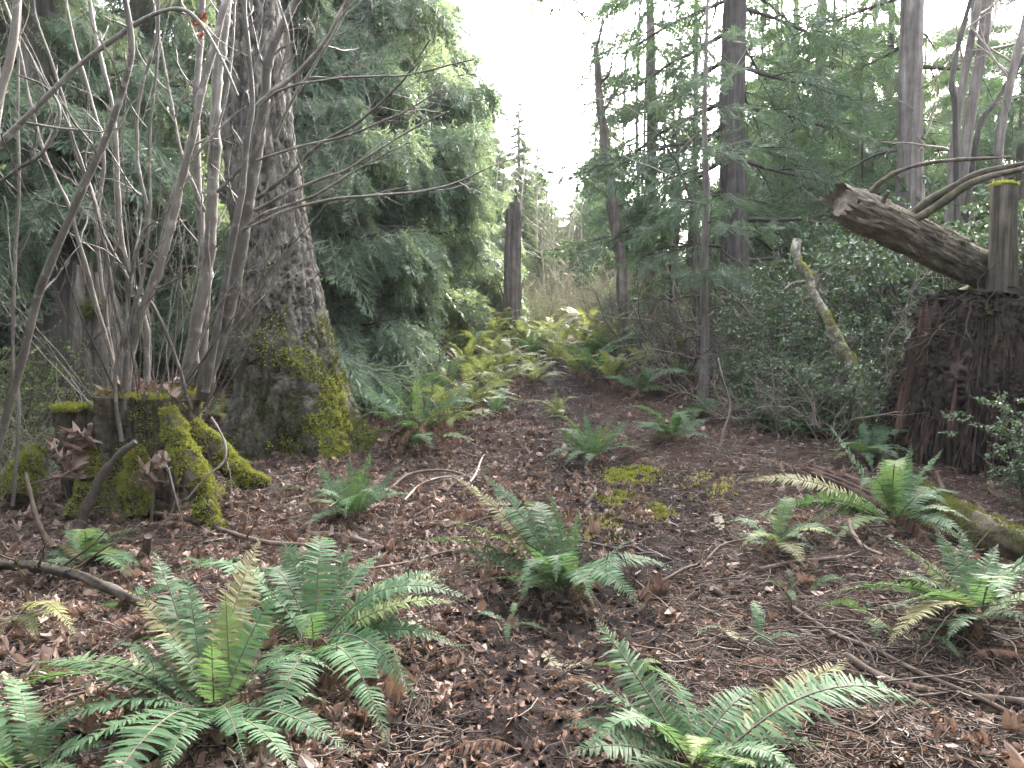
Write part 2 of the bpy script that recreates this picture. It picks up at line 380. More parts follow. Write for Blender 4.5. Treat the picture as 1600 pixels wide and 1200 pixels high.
# ------------------------------------------------------------------ trunks and logs
def trunk_acc(pts, radii, sides, rings, disp=None, ring_t=None, mi=0, acc=None, cap=True):
    A = acc or Acc()
    t = np.linspace(0, 1, rings) if ring_t is None else ring_t
    dense = spline(pts, 400); s = np.linspace(0, 1, 400)
    path = np.stack([np.interp(t, s, dense[:, k]) for k in range(3)], -1)
    r = np.interp(t, np.linspace(0, 1, len(radii)), radii)
    def dd(path, a):
        T, U, W = frames(path)
        pos = path[:, None, :] + r[:, None, None] * (np.cos(a)[None, :, None] * U[:, None, :] + np.sin(a)[None, :, None] * W[:, None, :])
        sh = pos.shape[:2]
        return disp(pos.reshape(-1, 3), np.tile(a, len(path)), np.repeat(t, len(a)), np.repeat(r, len(a))).reshape(sh)
    A.tube(path, r, sides, mi, None, cap, dd if disp else None)
    return A

def ridged(p, seed): return 1 - np.abs(2 * fbm(p, 4, seed) - 1)

def furrow(p, seed, w=.05):
    """1 in the bottom of a network of narrow cracks, 0 on the plates between"""
    return np.exp(-np.abs(fbm(p, 3, seed) - .5) / w)

def tufts(rng, pts, nrm, size, mat, blades=3):
    """moss: small leaf blades standing on a surface"""
    K = len(pts); pts = pts + nrm * (np.clip(fbm(pts * 11, 3, 77) - .40, 0, 1) * size * 5 * rng.uniform(.55, 1, K))[:, None]
    TV = np.array([(-.30, 0, 0), (.30, 0, 0), (0.05, 0.1, 1.0), (0, -.30, 0), (0, .30, 0), (-0.1, 0.05, .8)]); TF = np.array([(0, 1, 2), (3, 4, 5)])
    d = norm(nrm + rng.normal(0, 0.45, (K, 3)))
    x = norm(np.cross(d, rng.normal(0, 1, (K, 3)))); y = np.cross(d, x)
    Mx = np.stack([x, y, d], -1) * (size * rng.uniform(0.5, 1.4, K))[:, None, None]
    A = Acc(); A.inst(TV, TF, Mx, pts - nrm * size * 0.15, 0, np.clip(rng.normal(0.5, 0.25, K), 0, 1))
    return A

def surf_samples(rng, V, F, K, weight):
    """random points on quads with a weight function of the centre"""
    a, b, c, d = V[F[:, 0]], V[F[:, 1]], V[F[:, 2]], V[F[:, 3]]
    cen = (a + b + c + d) / 4; nr = np.cross(c - a, d - b); ar = np.linalg.norm(nr, axis=1); nr = norm(nr)
    w = ar * weight(cen, nr); w = w / w.sum()
    k = rng.choice(len(F), K, p=w); u = rng.random(K)[:, None]; v = rng.random(K)[:, None]
    p = (a[k] * (1 - u) + b[k] * u) * (1 - v) + (d[k] * (1 - u) + c[k] * u) * v
    return p, nr[k]

def acc_quads(A):
    V = np.vstack(A.V); F = np.vstack([f for (k, mi), Fs in A.F.items() if k == 4 for f in Fs]); return V, F

# big mossy fir beside the path
def big_fir():
    rng = np.random.default_rng(11)
    base = G(462, 700); d = base[1] + 0.25
    pts = [P(474, 740, d), P(462, 690, d), P(452, 600, d), P(440, 500, d), P(427, 400, d), P(404, 200, d), P(388, 0, d), P(380, -260, d), P(372, -1200, d)]
    px = [122, 108, 84, 70, 61, 52, 46, 42, 26]
    rd = [p * d / FPX for p in px]
    def disp(pos, a, t, r):
        q = pos * np.array([7.5, 7.5, 1.9])
        ridge = ridged(q, 21); fine = fbm(pos * np.array([26, 26, 12]), 3, 5) - 0.5
        plate = ridged(pos * np.array([16, 16, 5.0]), 33)
        low = fbm(pos * 1.6, 2, 9) - 0.5
        z = pos[:, 2] - base[2]
        flare = np.exp(-np.clip(z, 0, 9) / 0.45)
        lobes = (0.16 * np.cos(a * 3 + 0.6) + 0.1 * np.cos(a * 5 + 2.0)) * flare * r
        return -.075 * furrow(pos * np.array([6.5, 6.5, 1.3]) + fine[:, None] * .5, 21, .035) - .035 * furrow(pos * np.array([15, 15, 4.0]), 33, .045) + (plate - .7) * .03 + fine * 0.04 + low * 0.12 * r + lobes
    rt = np.concatenate([np.linspace(0, 0.76, 520), np.linspace(0.765, 1, 40)])
    A = trunk_acc(pts, rd, 230, 0, disp, rt)
    t = thing('fir_tree', 'massive leaning conifer trunk with furrowed bark and mossy flared base behind the cut stump', 'tree', base)
    part('trunk', A.mesh('trunk', M['fir_bark'], base), t)
    V, F = acc_quads(A)
    def w(c, n):
        z = c[:, 2] - base[2]; k = fbm(c * 2.6, 3, 44)
        side = 0.55 + 0.6 * n[:, 0]
        return np.clip(k - 0.44 - 0.12 * (z - 0.35) + 0.12 * side, 0, 1) ** .8 * (n[:, 1] < 0.4) * np.exp(-np.clip(z - 0.4, 0, 9) / 0.8)
    p, n = surf_samples(rng, V, F, 17000, w)
    part('moss', tufts(rng, p, n, 0.026, None).mesh('moss', M['moss_dull'], base), t, kind='stuff')
    def w2(c, n):
        z = c[:, 2] - base[2]; k = fbm(c * 3.1 + 5, 3, 46)
        return np.clip(k - 0.52, 0, 1) * (n[:, 1] < 0.3) * np.exp(-np.clip(z, 0, 9) / 0.4) * (n[:, 0] > -0.5)
    p, n = surf_samples(rng, V, F, 13000, w2)
    part('moss', tufts(rng, p, n, 0.03, None).mesh('moss', M['moss'], base), t, kind='stuff', label='bright green moss on the foot of the trunk')
    return t
FIR = big_fir()

# ------------------------------------------------------------------ conifer branches (a few shapes, shared by all trees)
def spray_template(rng, n=11):
    """flat drooping spray of scale leaves hanging along -Z, unit length: quads"""
    V = []; F = []
    def strip(p, q, w):
        d = norm(q - p); s = np.array([d[2], 0, -d[0]]); k = len(V)
        mid = p * 0.45 + q * 0.55
        V.extend([p, mid + s * w, q, mid - s * w]); F.append((k, k + 1, k + 2, k + 3))
    ax = lambda t: np.array([0.10 * math.sin(t * 2.2), -0.12 * t * t, -t])
    for k in range(5): strip(ax(k / 5), ax((k + 1.25) / 5 if k < 4 else 1.06), 0.02)
    for i in range(n):
        t = 0.08 + 0.9 * i / n
        for sgn in (-1, 1):
            L = (0.42 * (1 - t) ** 0.8 + 0.10) * rng.uniform(0.7, 1.15); a = rng.uniform(0.55, 0.95)
            p = ax(t); q = p + np.array([sgn * math.sin(a) * L, -0.10 * L, -math.cos(a) * L])
            strip(p, q, 0.015)
            for u in (0.35, 0.62):
                for sg in (-1, 1):
                    l2 = L * 0.36 * rng.uniform(0.6, 1.1); b = a * sgn + sg * 0.6
                    r = p + (q - p) * u
                    strip(r, r + np.array([math.sin(b) * l2, 0.05 * l2, -math.cos(b) * l2]), 0.012)
    V = np.array(V); V[:, 1] += rng.normal(0, 0.015, len(V))
    return V, np.array(F)
SPRAYS = [spray_template(np.random.default_rng(60 + k), 9 + k % 3) for k in range(3)]

def cedar_branch(seed, mats, droop=0.5, density=1.0, upturn=0.25, hang=1.25, spray=0.42, name='branch'):
    """a branch about one unit long along +Y; foliage hangs from its side twigs"""
    rng = np.random.default_rng(seed); A = Acc()
    n = 12; s = np.linspace(0, 1, n)
    wob = np.cumsum(rng.normal(0, 0.02, (n, 3)), 0)
    path = np.stack([0 * s, s, -droop * s ** 1.4 + upturn * s ** 3.2], -1) + wob * s[:, None]
    A.tube(path, np.interp(s, [0, 1], [0.016, 0.003]), 5, 0, 0.5, False)
    O = []; D = []; SZ = []
    nb = int(20 * density)
    for k in range(nb):
        t = 0.12 + 0.88 * (k + rng.uniform(-.3, .3)) / nb; t = min(max(t, 0.08), 1)
        p = np.array([np.interp(t, s, path[:, j]) for j in range(3)])
        sg = 1 if k % 2 else -1
        L = (0.16 + 0.30 * (1 - abs(2 * t - 0.75)) ) * rng.uniform(0.6, 1.25); L = max(L, 0.12)
        a = rng.uniform(0.6, 1.05)
        d = np.array([sg * math.sin(a), math.cos(a), rng.uniform(-0.35, 0.1)])
        m = 5; u = np.linspace(0, 1, m)
        tw = p + d * L * u[:, None] + np.array([0, 0, -1]) * (L * 0.35 * u ** 2)[:, None]
        A.tube(tw, np.interp(u, [0, 1], [0.006, 0.0015]), 3, 0, 0.4, False)
        ns = max(2, int(L / 0.075))
        for j in range(ns):
            v = (j + 0.6) / ns
            q = p + d * L * v + np.array([0, 0, -L * 0.35 * v * v])
            O.append(q); 
            out = d * np.array([1, 1, 0]) * rng.uniform(0.2, 0.9) + rng.normal(0, 0.28, 3) * np.array([1, 1, 0])
            D.append(np.array([out[0], out[1], -hang])); SZ.append(spray * rng.uniform(0.55, 1.2))
    for j in range(int(5 * density)):
        O.append(path[-1 - j % 3]); D.append(np.array([rng.normal(0, .3), 0.7, -hang * 0.8])); SZ.append(spray * rng.uniform(0.6, 1.1))
    O = np.array(O); D = norm(np.array(D)); SZ = np.array(SZ)
    K = len(O); which = rng.integers(0, 3, K)
    side = norm(np.cross(D, norm(rng.normal(0, 1, (K, 3)) + np.array([0, 0, 0.01])))); y = np.cross(side, D)
    Mx = np.stack([side, y, -D], -1) * SZ[:, None, None]      # template hangs along -Z
    tn = np.clip(rng.normal(0.5, 0.28, K), 0, 1)
    for w in range(3):
        m_ = which == w
        A.inst(SPRAYS[w][0], SPRAYS[w][1], Mx[m_], O[m_], 1, tn[m_])
    return A.mesh(name, mats, smooth=False)

def needle_branch(seed, mats, name='branch', density=1.0):
    """flatter, airier bough with short feathery twigs"""
    return cedar_branch(seed, mats, droop=0.28, density=density, upturn=0.06, hang=0.35, spray=0.26, name=name)

def dead_branch(seed, mat):
    rng = np.random.default_rng(seed); A = Acc(); n = 10; s = np.linspace(0, 1, n)
    path = np.stack([np.cumsum(rng.normal(0, .02, n)), s, -0.15 * s ** 1.5 + np.cumsum(rng.normal(0, .015, n))], -1)
    A.tube(path, np.interp(s, [0, 1], [0.014, 0.002]), 4, 0, 0.5, False)
    for k in range(12):
        t = rng.uniform(0.2, 1); p = np.array([np.interp(t, s, path[:, j]) for j in range(3)])
        d = norm(np.array([rng.choice([-1, 1]) * rng.uniform(.5, 1), rng.uniform(.3, 1), rng.normal(-.2, .3)])); L = rng.uniform(.1, .4)
        A.tube(np.array([p, p + d * L * .5 + rng.normal(0, .01, 3), p + d * L + rng.normal(0, .03, 3)]), [0.004, 0.003, 0.001], 3, 0, 0.5, False)
    return A.mesh('branch', mat)

BR = {'cedar': [cedar_branch(100 + k, [M['dark_bark'], M['cedar']]) for k in range(6)],
      'far': [cedar_branch(130 + k, [M['dark_bark'], M['cedar_far']], density=0.9) for k in range(4)],
      'dark': [needle_branch(160 + k, [M['dark_bark'], M['hemlock']]) for k in range(5)],
      'airy': [needle_branch(190 + k, [M['dark_bark'], M['hemlock']], density=0.42) for k in range(4)],
      'dead': [dead_branch(220 + k, M['dark_bark']) for k in range(3)]}

def conifer(name, label, px, d, kind, R, z0, z1, nb, tr, group=None, lean=(0, 0), bark='cedar_bark', height=None, seed=0, tilt=0.0, cone=None, dead=0, az=None, sides=24, clear=None, top_r=0.35):
    """a conifer whose trunk stands at photo column px, distance d; boughs between heights z0..z1 above its foot"""
    rng = np.random.default_rng(1000 + seed)
    x = (px - CX) / FPX * d; zb = gz1(x, d); base = np.array([x, d, zb])
    H = height or max(z1 + 1.5, 14)
    t = thing(name, label, 'tree', base, group)
    def disp(pos, a, tt, r):
        z = pos[:, 2] - zb
        return (ridged(pos * np.array([14, 14, 1.2]) * (0.25 / max(tr, 0.08)) ** .5, 5 + seed) - 0.7) * 0.22 * np.minimum(r, .3) + 0.45 * r * np.exp(-np.clip(z, 0, 9) / 0.3) * (0.6 + 0.4 * np.cos(a * 4 + seed))
    n = 7; u = np.linspace(0, 1, n)
    pts = np.stack([x + lean[0] * u * H + np.concatenate([[0], rng.normal(0, 0.05, n - 1)]) * min(1, tr * 6), d + lean[1] * u * H, zb - 0.15 + u * (H + .15)], -1)
    A = trunk_acc(pts, [tr * 1.08, tr, tr * .9, tr * .8, tr * .62, tr * .4, 0.02], sides, 90, disp, np.linspace(0, 1, 90) ** 1.4)
    part('trunk', A.mesh('trunk', M[bark], base), t)
    zs = np.sort(z0 + (z1 - z0) * (np.arange(nb) + rng.uniform(0, 1, nb)) / nb)
    for k, z in enumerate(zs):
        f = (z - z0) / max(z1 - z0, 1e-3)
        prof = (1 - f) ** .75 if cone else (1 - (1 - top_r) * f)
        L = max(R * prof * rng.uniform(0.72, 1.15), 0.25)
        if az is None: ang = k * 2.39996 + rng.uniform(-.4, .4)
        else: ang = rng.uniform(*az)
        if clear and math.cos(ang) < clear: continue
        variants = BR['dead'] if k < dead else BR[kind]
        me = variants[rng.integers(len(variants))]
        fx = np.interp(z / H, u, pts[:, 0]) - x; fy = np.interp(z / H, u, pts[:, 1]) - d
        sx = L * rng.uniform(0.85, 1.1)
        part('branch', me, t, (fx, fy, z), (tilt + rng.normal(0, 0.10), 0, ang), (sx, L, sx))
    return t

# ---- left side of the path
conifer('cedar_tree', 'grey-barked tree trunk at the far left half hidden by cedar sprays', 88, 10.5, 'cedar', 2.3, 2.1, 7.5, 30, 0.33, seed=1, bark='cedar_bark', dead=2, az=(0.6, 5.6))
conifer('cedar_tree', 'drooping cedar between the far left trunk and the mossy fir', 235, 15.0, 'cedar', 2.9, 0.5, 9.5, 52, 0.26, seed=2)
conifer('cedar_tree', 'cedar with grey trunk showing just right of the mossy fir at the top', 442, 11.5, 'cedar', 2.3, 0.9, 7.5, 40, 0.26, seed=3, az=(-2.6, 1.2))
conifer('cedar_tree', 'tall dense cedar forming the green wall left of the sky gap', 575, 14.0, 'cedar', 2.3, 0.4, 8.8, 58, 0.24, seed=4, top_r=0.68, dead=10)
conifer('cedar_tree', 'cedar with low hanging boughs behind the ferny rise left of the snag', 668, 18.5, 'cedar', 2.3, 0.3, 9.5, 60, 0.22, seed=5, top_r=0.35)
conifer('cedar_tree', 'dark cedar at the far left edge behind the huckleberry bush', -60, 13.0, 'cedar', 2.6, 0.6, 8.0, 40, 0.25, seed=6)
for k, (px, d, R, z1) in enumerate([(350, 20, 2.6, 11), (500, 22, 2.8, 12), (70, 20, 2.8, 11), (-150, 22, 2.8, 11), (610, 27, 2.8, 13)]):
    conifer('cedar_tree', 'pale distant cedar standing behind the left hand green wall', px, d, 'far', R, 0.4, z1, 46, 0.22, 'distant cedars on the left', seed=20 + k)
# ---- middle distance beyond the snag
for k, (px, d, tip, R) in enumerate([(812, 33, 160, 1.7), (838, 40, 225, 2.2), (765, 30, 170, 2.2), (862, 46, 285, 2.6), (900, 44, 290, 2.6), (884, 60, 335, 3.4), (825, 52, 250, 3.0), (735, 36, 120, 2.8), (928, 34, 190, 1.8), (950, 40, 150, 2.4),
        (845, 27, 385, 1.3), (905, 28, 370, 1.5), (870, 34, 360, 2.0), (940, 31, 330, 1.8), (815, 29, 330, 1.6), (785, 27, 300, 1.6)]):
    zt = P(px, tip, d)[2] - 1.46
    conifer('young_conifer', ['slim pointed conifer rising straight behind the snag' if k == 0 else 'small pointed conifer in the pale distance under the sky gap'][0], px, d, 'far', R, 0.2, zt, 110, 0.12, None if k == 0 else 'distant conifers under the sky gap', height=zt + 0.6, seed=40 + k, cone=True, sides=8)
# ---- right side
conifer('fir_tree', 'tall dark trunk with airy spreading boughs right of the path', 1140, 15.0, 'airy', 3.4, 1.6, 9.2, 54, 0.255, seed=60, bark='dark_bark', dead=10, top_r=0.8, clear=-.45)
conifer('cedar_sapling', 'thin straight sapling with sparse boughs before the dark fir', 1098, 11.0, 'airy', 1.25, 0.9, 5.6, 22, 0.062, seed=61, height=6.0, dead=4, top_r=0.6, sides=12)
conifer('cedar_tree', 'feathery dark conifer leaning over the sky gap from the right', 1012, 19.0, 'dark', 2.0, 3.2, 9.6, 30, 0.13, seed=62, top_r=0.55)
conifer('fir_tree', 'tall straight grey trunk standing above the leaning log', 1412, 14.0, 'airy', 2.8, 2.6, 9.0, 18, 0.225, seed=63, clear=-.2, dead=4, top_r=0.8)
conifer('cedar_tree', 'open conifer filling the space between the two tall right trunks', 1270, 19.0, 'airy', 2.8, 0.4, 9.8, 56, 0.15, seed=64, dead=6, top_r=0.6)
conifer('cedar_tree', 'airy young conifer low behind the thin sapling', 1055, 16.5, 'airy', 1.6, 0.8, 5.4, 24, 0.07, seed=65, height=6.5)
conifer('cedar_tree', 'conifer behind the alder stems at the right edge', 1590, 16.0, 'dark', 2.5, 1.0, 9.0, 36, 0.2, seed=66)
for k, (px, d, R, z1) in enumerate([(1200, 26, 2.6, 5.5), (1350, 26, 2.8, 6.0), (1500, 24, 2.8, 8), (1660, 22, 2.8, 9), (1290, 36, 3.2, 7.5), (1430, 34, 3.4, 8.5), (1120, 44, 3.4, 7.5), (1230, 22, 2.2, 4.0), (1380, 20, 2.0, 4.5), (1080, 24, 2.0, 4.2), (1310, 30, 3.2, 9), (1180, 34, 3.0, 9), (1010, 27, 1.8, 5)]):
    if not (px < 1190 and d > 23): z1 = max(z1, d * .36 + 1)
    conifer('cedar_tree', 'pale distant conifer standing behind the right hand trees', px, d, 'airy' if k % 2 else 'far', R, 0.4, z1, 64, 0.11, 'distant conifers on the right', seed=80 + k, bark='dark_bark')

# ---- unseen rest of the wood behind and beside the camera, added for its shade
def unseen_wood():
    rng = np.random.default_rng(321)
    for k, (x, y) in enumerate([(-7.5, 3.0), (-6.8, -1.5), (-5.0, -5.5), (-1.5, -7.5), (2.0, -6.5), (5.2, -4.5), (7.2, -.5), (7.4, 3.8), (-9.5, 6.5), (9.6, 7.2)]):
        conifer('cedar_tree', 'unseen cedar of the wood around the clearing, added for shade', CX + x / y * FPX if abs(y) > .2 else CX, y, 'cedar', 2.9, .6, 11.5, 46, .25, 'unseen cedars around the clearing', seed=400 + k)
unseen_wood()

# ------------------------------------------------------------------ bare stems
def wander(rng, p, d, L, n, jit, up=0.0):
    out = [p]; d = norm(np.asarray(d, float)); st = L / (n - 1)
    for k in range(n - 1):
        d = norm(d + rng.normal(0, jit, 3) + np.array([0, 0, up])); out.append(out[-1] + d * st)
    return np.array(out)

def twigs_on(A, rng, path, rr, n, L, mi=0, sub=1, spread=0.8, t0=0.25, sides=4, up=0.03):
    m = len(path)
    for k in range(n):
        t = rng.uniform(t0, 0.97); i = min(int(t * (m - 1)), m - 2); p = path[i] + (path[i + 1] - path[i]) * (t * (m - 1) - i)
        T = norm(path[i + 1] - path[i]); s = norm(np.cross(T, rng.normal(0, 1, 3)))
        d = T * rng.uniform(.5, 1) + s * spread * rng.uniform(.6, 1.2)
        l = L * rng.uniform(.35, 1.2) * (1 - 0.5 * t); r0 = max(min(np.interp(t, np.linspace(0, 1, m), rr) * 0.5, 0.009), 0.0018)
        w = wander(rng, p, d, l, 7, 0.16, up)
        A.tube(w, np.linspace(r0, r0 * 0.35, 7), sides, mi, 0.5, False)
        if sub: twigs_on(A, rng, w, np.linspace(r0, r0 * .4, 7), 3, l * 0.5, mi, 0, spread, 0.2, 3, up)

def pxstem(pts, d0, d1=None, n=30):
    """stem drawn through photo pixels with distance running from d0 to d1"""
    d1 = d0 if d1 is None else d1
    ds = np.linspace(d0, d1, len(pts))
    return spline([P(x, y, d) for (x, y), d in zip(pts, ds)], n)

# ------------------------------------------------------------------ the cut maple stump with its shoots
def maple_stump():
    rng = np.random.default_rng(31)
    D = 6.35
    c = P(235, 800, D); c[2] = gz1(c[0], c[1]) - 0.05
    top = P(235, 618, D)[2]
    t = thing('maple_stump', 'low mossy cut stump sprouting many bare grey shoots, dead leaves on top', 'tree stump', c)
    Hh = top - c[2]
    def disp(pos, a, tt, r):
        z = (pos[:, 2] - c[2]) / Hh
        lob = 0.10 * np.cos(a * 3 + 0.4) + 0.07 * np.cos(a * 5 + 1.1) + 0.05 * np.cos(a * 9 + 0.3)
        groove = ridged(pos * np.array([10, 10, 1.2]), 4) - 0.7
        plates = ridged(pos * np.array([22, 22, 7]), 14) - 0.7
        fl = np.exp(-np.clip(z, 0, 2) / 0.22)
        return r * (lob * (0.7 + fl)) - .055 * furrow(pos * np.array([8, 8, 1.1]), 4, .045) - .022 * furrow(pos * np.array([20, 20, 6]), 14, .05) + plates * .02 + (fbm(pos * 30, 3, 8) - .5) * 0.02 + r * 0.5 * fl * (0.5 + 0.5 * np.cos(a * 4 + 1))
    pts = [c + np.array([0, 0, -0.1]), c + np.array([0, 0, .3 * Hh]), c + np.array([0.0, 0, .7 * Hh]), c + np.array([0.02, 0, Hh])]
    A = trunk_acc(pts, [0.46, 0.42, 0.40, 0.405], 180, 170, disp)
    # the rough cut face, a little domed
    part('stump_body', A.mesh('stump_body', M['stump'], c), t)
    V, F = acc_quads(A)
    # lower shoulder on the left: an older cut
    c2 = P(122, 790, D + 0.1); c2[2] = gz1(c2[0], c2[1]) - .05; h2 = P(122, 640, D + .1)[2] - c2[2]
    def disp2(pos, a, tt, r): return (furrow(pos * np.array([9, 9, 1.2]), 6, .05)) * -.05 + r * .12 * np.cos(a * 3) + (fbm(pos * 28, 3, 4) - .5) * .04 - .03
    B = trunk_acc([c2 + np.array([0.12, 0, -.1]), c2 + np.array([.05, 0, h2 * .5]), c2 + np.array([0, 0, h2])], [.20, .19, .175], 70, 80, disp2)
    part('stump_body', B.mesh('stump_body', M['stump'], c), t, label='lower side stem of the stump, cut off short and moss topped')
    # mossy roots reaching forward
    allm = []
    for rp, rr, dd in (([(262, 640), (283, 700), (305, 752), (322, 800), (340, 826)], [.05, .085, .085, .07, .02], (-.38, -.75)),
                       ([(300, 660), (325, 690), (355, 724), (385, 748), (420, 756)], [.05, .085, .09, .075, .03], (-.18, -.3)),
                       ([(160, 690), (150, 740), (128, 790), (112, 812)], [.07, .08, .07, .03], (-.3, -.55)),
                       ([(60, 700), (40, 740), (25, 780)], [.06, .13, .09], (0, -.3)),
                       ([(215, 700), (212, 760), (216, 806)], [.06, .09, .06], (-.4, -.55))):
        pts = [P(x, y, D + a_) for (x, y), a_ in zip(rp, np.linspace(dd[0], dd[1], len(rp)))]
        RA = trunk_acc(pts, rr, 30, 50, lambda pos, a, tt, r: (fbm(pos * 12, 3, 3) - .5) * .07 + (ridged(pos * np.array([14, 14, 6]), 7) - .7) * .03)
        part('root', RA.mesh('root', M['stump'], c), t)
        v, f = acc_quads(RA); k = 4800
        p, n = surf_samples(rng, v, f, k, lambda cc, nn: np.clip(fbm(cc * 7, 2, 3) - .30 + .25 * nn[:, 2], 0, 1) * (nn[:, 2] > -.4))
        allm.append((p, n))
    p, n = surf_samples(rng, V, F, 4200, lambda cc, nn: np.clip(fbm(cc * 3.3, 3, 61) - 0.56 + 0.16 * (nn[:, 0] > 0) - .1 * (cc[:, 2] - c[2]), 0, 1) * (nn[:, 1] < .3))
    allm.append((p, n))
    part('moss', tufts(rng, np.vstack([a[0] for a in allm]), np.vstack([a[1] for a in allm]), 0.02, None).mesh('moss', M['moss'], c), t, kind='stuff')
    # moss rims on the two cut faces
    K = 3000; a = rng.uniform(0, 2 * math.pi, K); r = np.sqrt(rng.uniform(0.25, 1.0, K)) * .40
    p1 = np.stack([c[0] + .02 + r * np.cos(a), c[1] + r * np.sin(a), np.full(K, top + .01) + rng.normal(0, .012, K)], -1)
    r2 = np.sqrt(rng.uniform(0, 1, K)) * .18
    p2 = np.stack([c2[0] + r2 * np.cos(a), c2[1] + r2 * np.sin(a), np.full(K, c2[2] + h2 + .008) + rng.normal(0, .01, K)], -1)
    up = np.tile((0, 0, 1.), (2 * K, 1))
    part('moss', tufts(rng, np.vstack([p1, p2]), up, .022, None).mesh('moss', M['moss'], c), t, kind='stuff', label='moss covering the cut tops of the stump')
    # shoots: the photograph's main ones, drawn through their pixels
    S = [  # pixel polyline, width px (bottom, top), d0, d1, twigs
        ([(318, 625), (345, 520), (372, 410), (397, 260), (412, 150), (424, 80), (470, -10), (520, -110)], 29, 11, 6.35, 6.1, 8),
        ([(292, 600), (308, 500), (326, 400), (334, 260), (340, 120), (355, 0), (362, -120)], 25, 14, 6.4, 6.6, 6),
        ([(312, 600), (316, 520), (322, 440), (310, 300), (306, 180), (312, 60), (318, -80)], 19, 10, 6.5, 6.9, 6),
        ([(322, 612), (335, 540), (352, 440), (372, 330), (388, 210), (392, 130), (384, 40), (380, -60)], 14, 8, 6.2, 5.9, 6),
        ([(190, 660), (203, 560), (215, 500), (250, 410), (275, 330), (302, 210), (330, 90), (358, -10), (380, -90)], 17, 11, 6.05, 5.9, 7),
        ([(228, 600), (229, 540), (226, 505), (200, 420), (186, 320), (176, 180), (150, 60), (130, -60)], 12, 7, 6.2, 6.3, 6),
        ([(196, 640), (200, 560), (196, 480), (210, 400), (232, 340), (215, 250), (220, 150), (245, 40), (240, -60)], 9, 5, 6.0, 5.8, 5),
        ([(190, 690), (180, 600), (195, 520), (220, 440), (236, 330), (236, 210), (245, 90), (250, -40)], 9, 4, 5.95, 5.8, 5),
        ([(190, 640), (170, 540), (140, 440), (110, 330), (70, 240), (40, 120), (10, 20), (-20, -60)], 8, 4, 6.2, 5.6, 6),
        ([(210, 690), (205, 580), (175, 470), (160, 360), (120, 240), (90, 130), (60, 40), (50, -40)], 9, 5, 6.1, 5.9, 5),
        ([(300, 640), (275, 560), (240, 480), (200, 440), (150, 330), (110, 200), (30, 60), (0, -20)], 7, 4, 6.2, 5.8, 5),
        ([(205, 720), (195, 690), (182, 610), (165, 480), (152, 360), (162, 250), (140, 150), (110, 40), (100, -50)], 9, 5, 6.2, 6.3, 5),
        ([(330, 650), (352, 690), (350, 720), (322, 745), (290, 780)], 4.5, 3, 5.9, 5.6, 0),
        ([(235, 830), (238, 770), (250, 735), (262, 730), (272, 770), (285, 815)], 5, 3, 5.75, 5.55, 0),
        ([(395, 330), (470, 292), (540, 265), (640, 205), (700, 175)], 6, 2.5, 6.1, 5.7, 4),
        ([(398, 312), (455, 270), (500, 225), (560, 190), (628, 130), (672, 62)], 8, 3, 6.1, 5.6, 5),
        ([(392, 355), (440, 333), (520, 312), (620, 303), (700, 290), (760, 265), (810, 248)], 6, 2.2, 6.05, 5.3, 4),
        ([(405, 165), (440, 140), (520, 122), (620, 120), (690, 105), (740, 92)], 5, 2.5, 6.0, 5.4, 3),
        ([(402, 250), (470, 228), (540, 212), (600, 190), (640, 172), (690, 140)], 5, 2.2, 6.0, 5.5, 4),
        ([(418, 150), (470, 110), (505, 70), (545, 0), (570, -50)], 9, 5, 6.05, 5.8, 3),
        ([(430, 215), (455, 165), (500, 90), (530, 40), (556, -10)], 6, 4, 6.0, 5.8, 2),
        ([(380, 360), (410, 335), (450, 322), (500, 302), (560, 265), (640, 222)], 7, 2.5, 6.1, 5.6, 4),
        ([(340, 300), (370, 270), (400, 235), (430, 140), (450, 60), (430, -20)], 6, 4, 6.2, 6.0, 4),
        ([(320, 330), (290, 260), (270, 180), (250, 60), (230, -40)], 7, 4, 6.5, 6.5, 5),
        ([(250, 390), (275, 300), (310, 240), (345, 190), (362, 90), (370, -20)], 6, 4, 6.0, 6.0, 4),
    ]
    for pts, w0, w1, d0, d1, nt in S:
        path = pxstem(pts, d0, d1, 120); m = len(path)
        path = path + np.stack([fbm(path * 3.0 + k * 9, 2, 3 + k) - .5 for k in range(3)], -1) * 0.035
        rr = np.linspace(w0 * .86 / 2 * d0 / FPX, w1 * .8 / 2 * d1 / FPX, m)
        A = Acc(); ph = rng.uniform(0, .3); knots = lambda p_, a_: ((vnoise(p_ * 9, 3) - .5) * .35 + .17 * np.exp(-((np.mod(p_[:, 2] * 4.1 + ph + 1.3 * vnoise(p_ * 1.5, 5), 1) - .5) / .09) ** 2))[:, None] * rr[:, None] * (1 + .5 * np.cos(a_ + 40 * ph))[None, :]
        A.tube(path, rr, 10 if w0 > 10 else 6, 0, .5, True, knots)
        twigs_on(A, rng, path, rr, nt + 2, 0.75, 0, 1, .8, .3)
        part('stem', A.mesh('stem', M['stem'], c), t)
    # thinner whips from the rim of the cut
    for k in range(46):
        a = rng.uniform(0, 2 * math.pi); r = rng.uniform(.2, .45)
        p = np.array([c[0] + r * math.cos(a), c[1] + r * math.sin(a) * .8, top - rng.uniform(0.0, .35)])
        d = np.array([math.cos(a) * .55 + rng.normal(0, .25) + .03, math.sin(a) * .35 + rng.normal(0, .2), 1.0])
        L = rng.uniform(1.2, 4.2); path = wander(rng, p, d, L, 22, .055, .02)
        rr = np.linspace(.0065, .0022, 22) * rng.uniform(.6, 1.15)
        A = Acc(); A.tube(path, rr, 5, 0, .5, False); twigs_on(A, rng, path, rr, rng.integers(3, 8), .7, 0, 1, .8, .25)
        part('stem', A.mesh('stem', M['stem'] if k % 3 else M['twig_dark'], c), t)
    return t, c, top
STUMP, ST_C, ST_TOP = maple_stump()

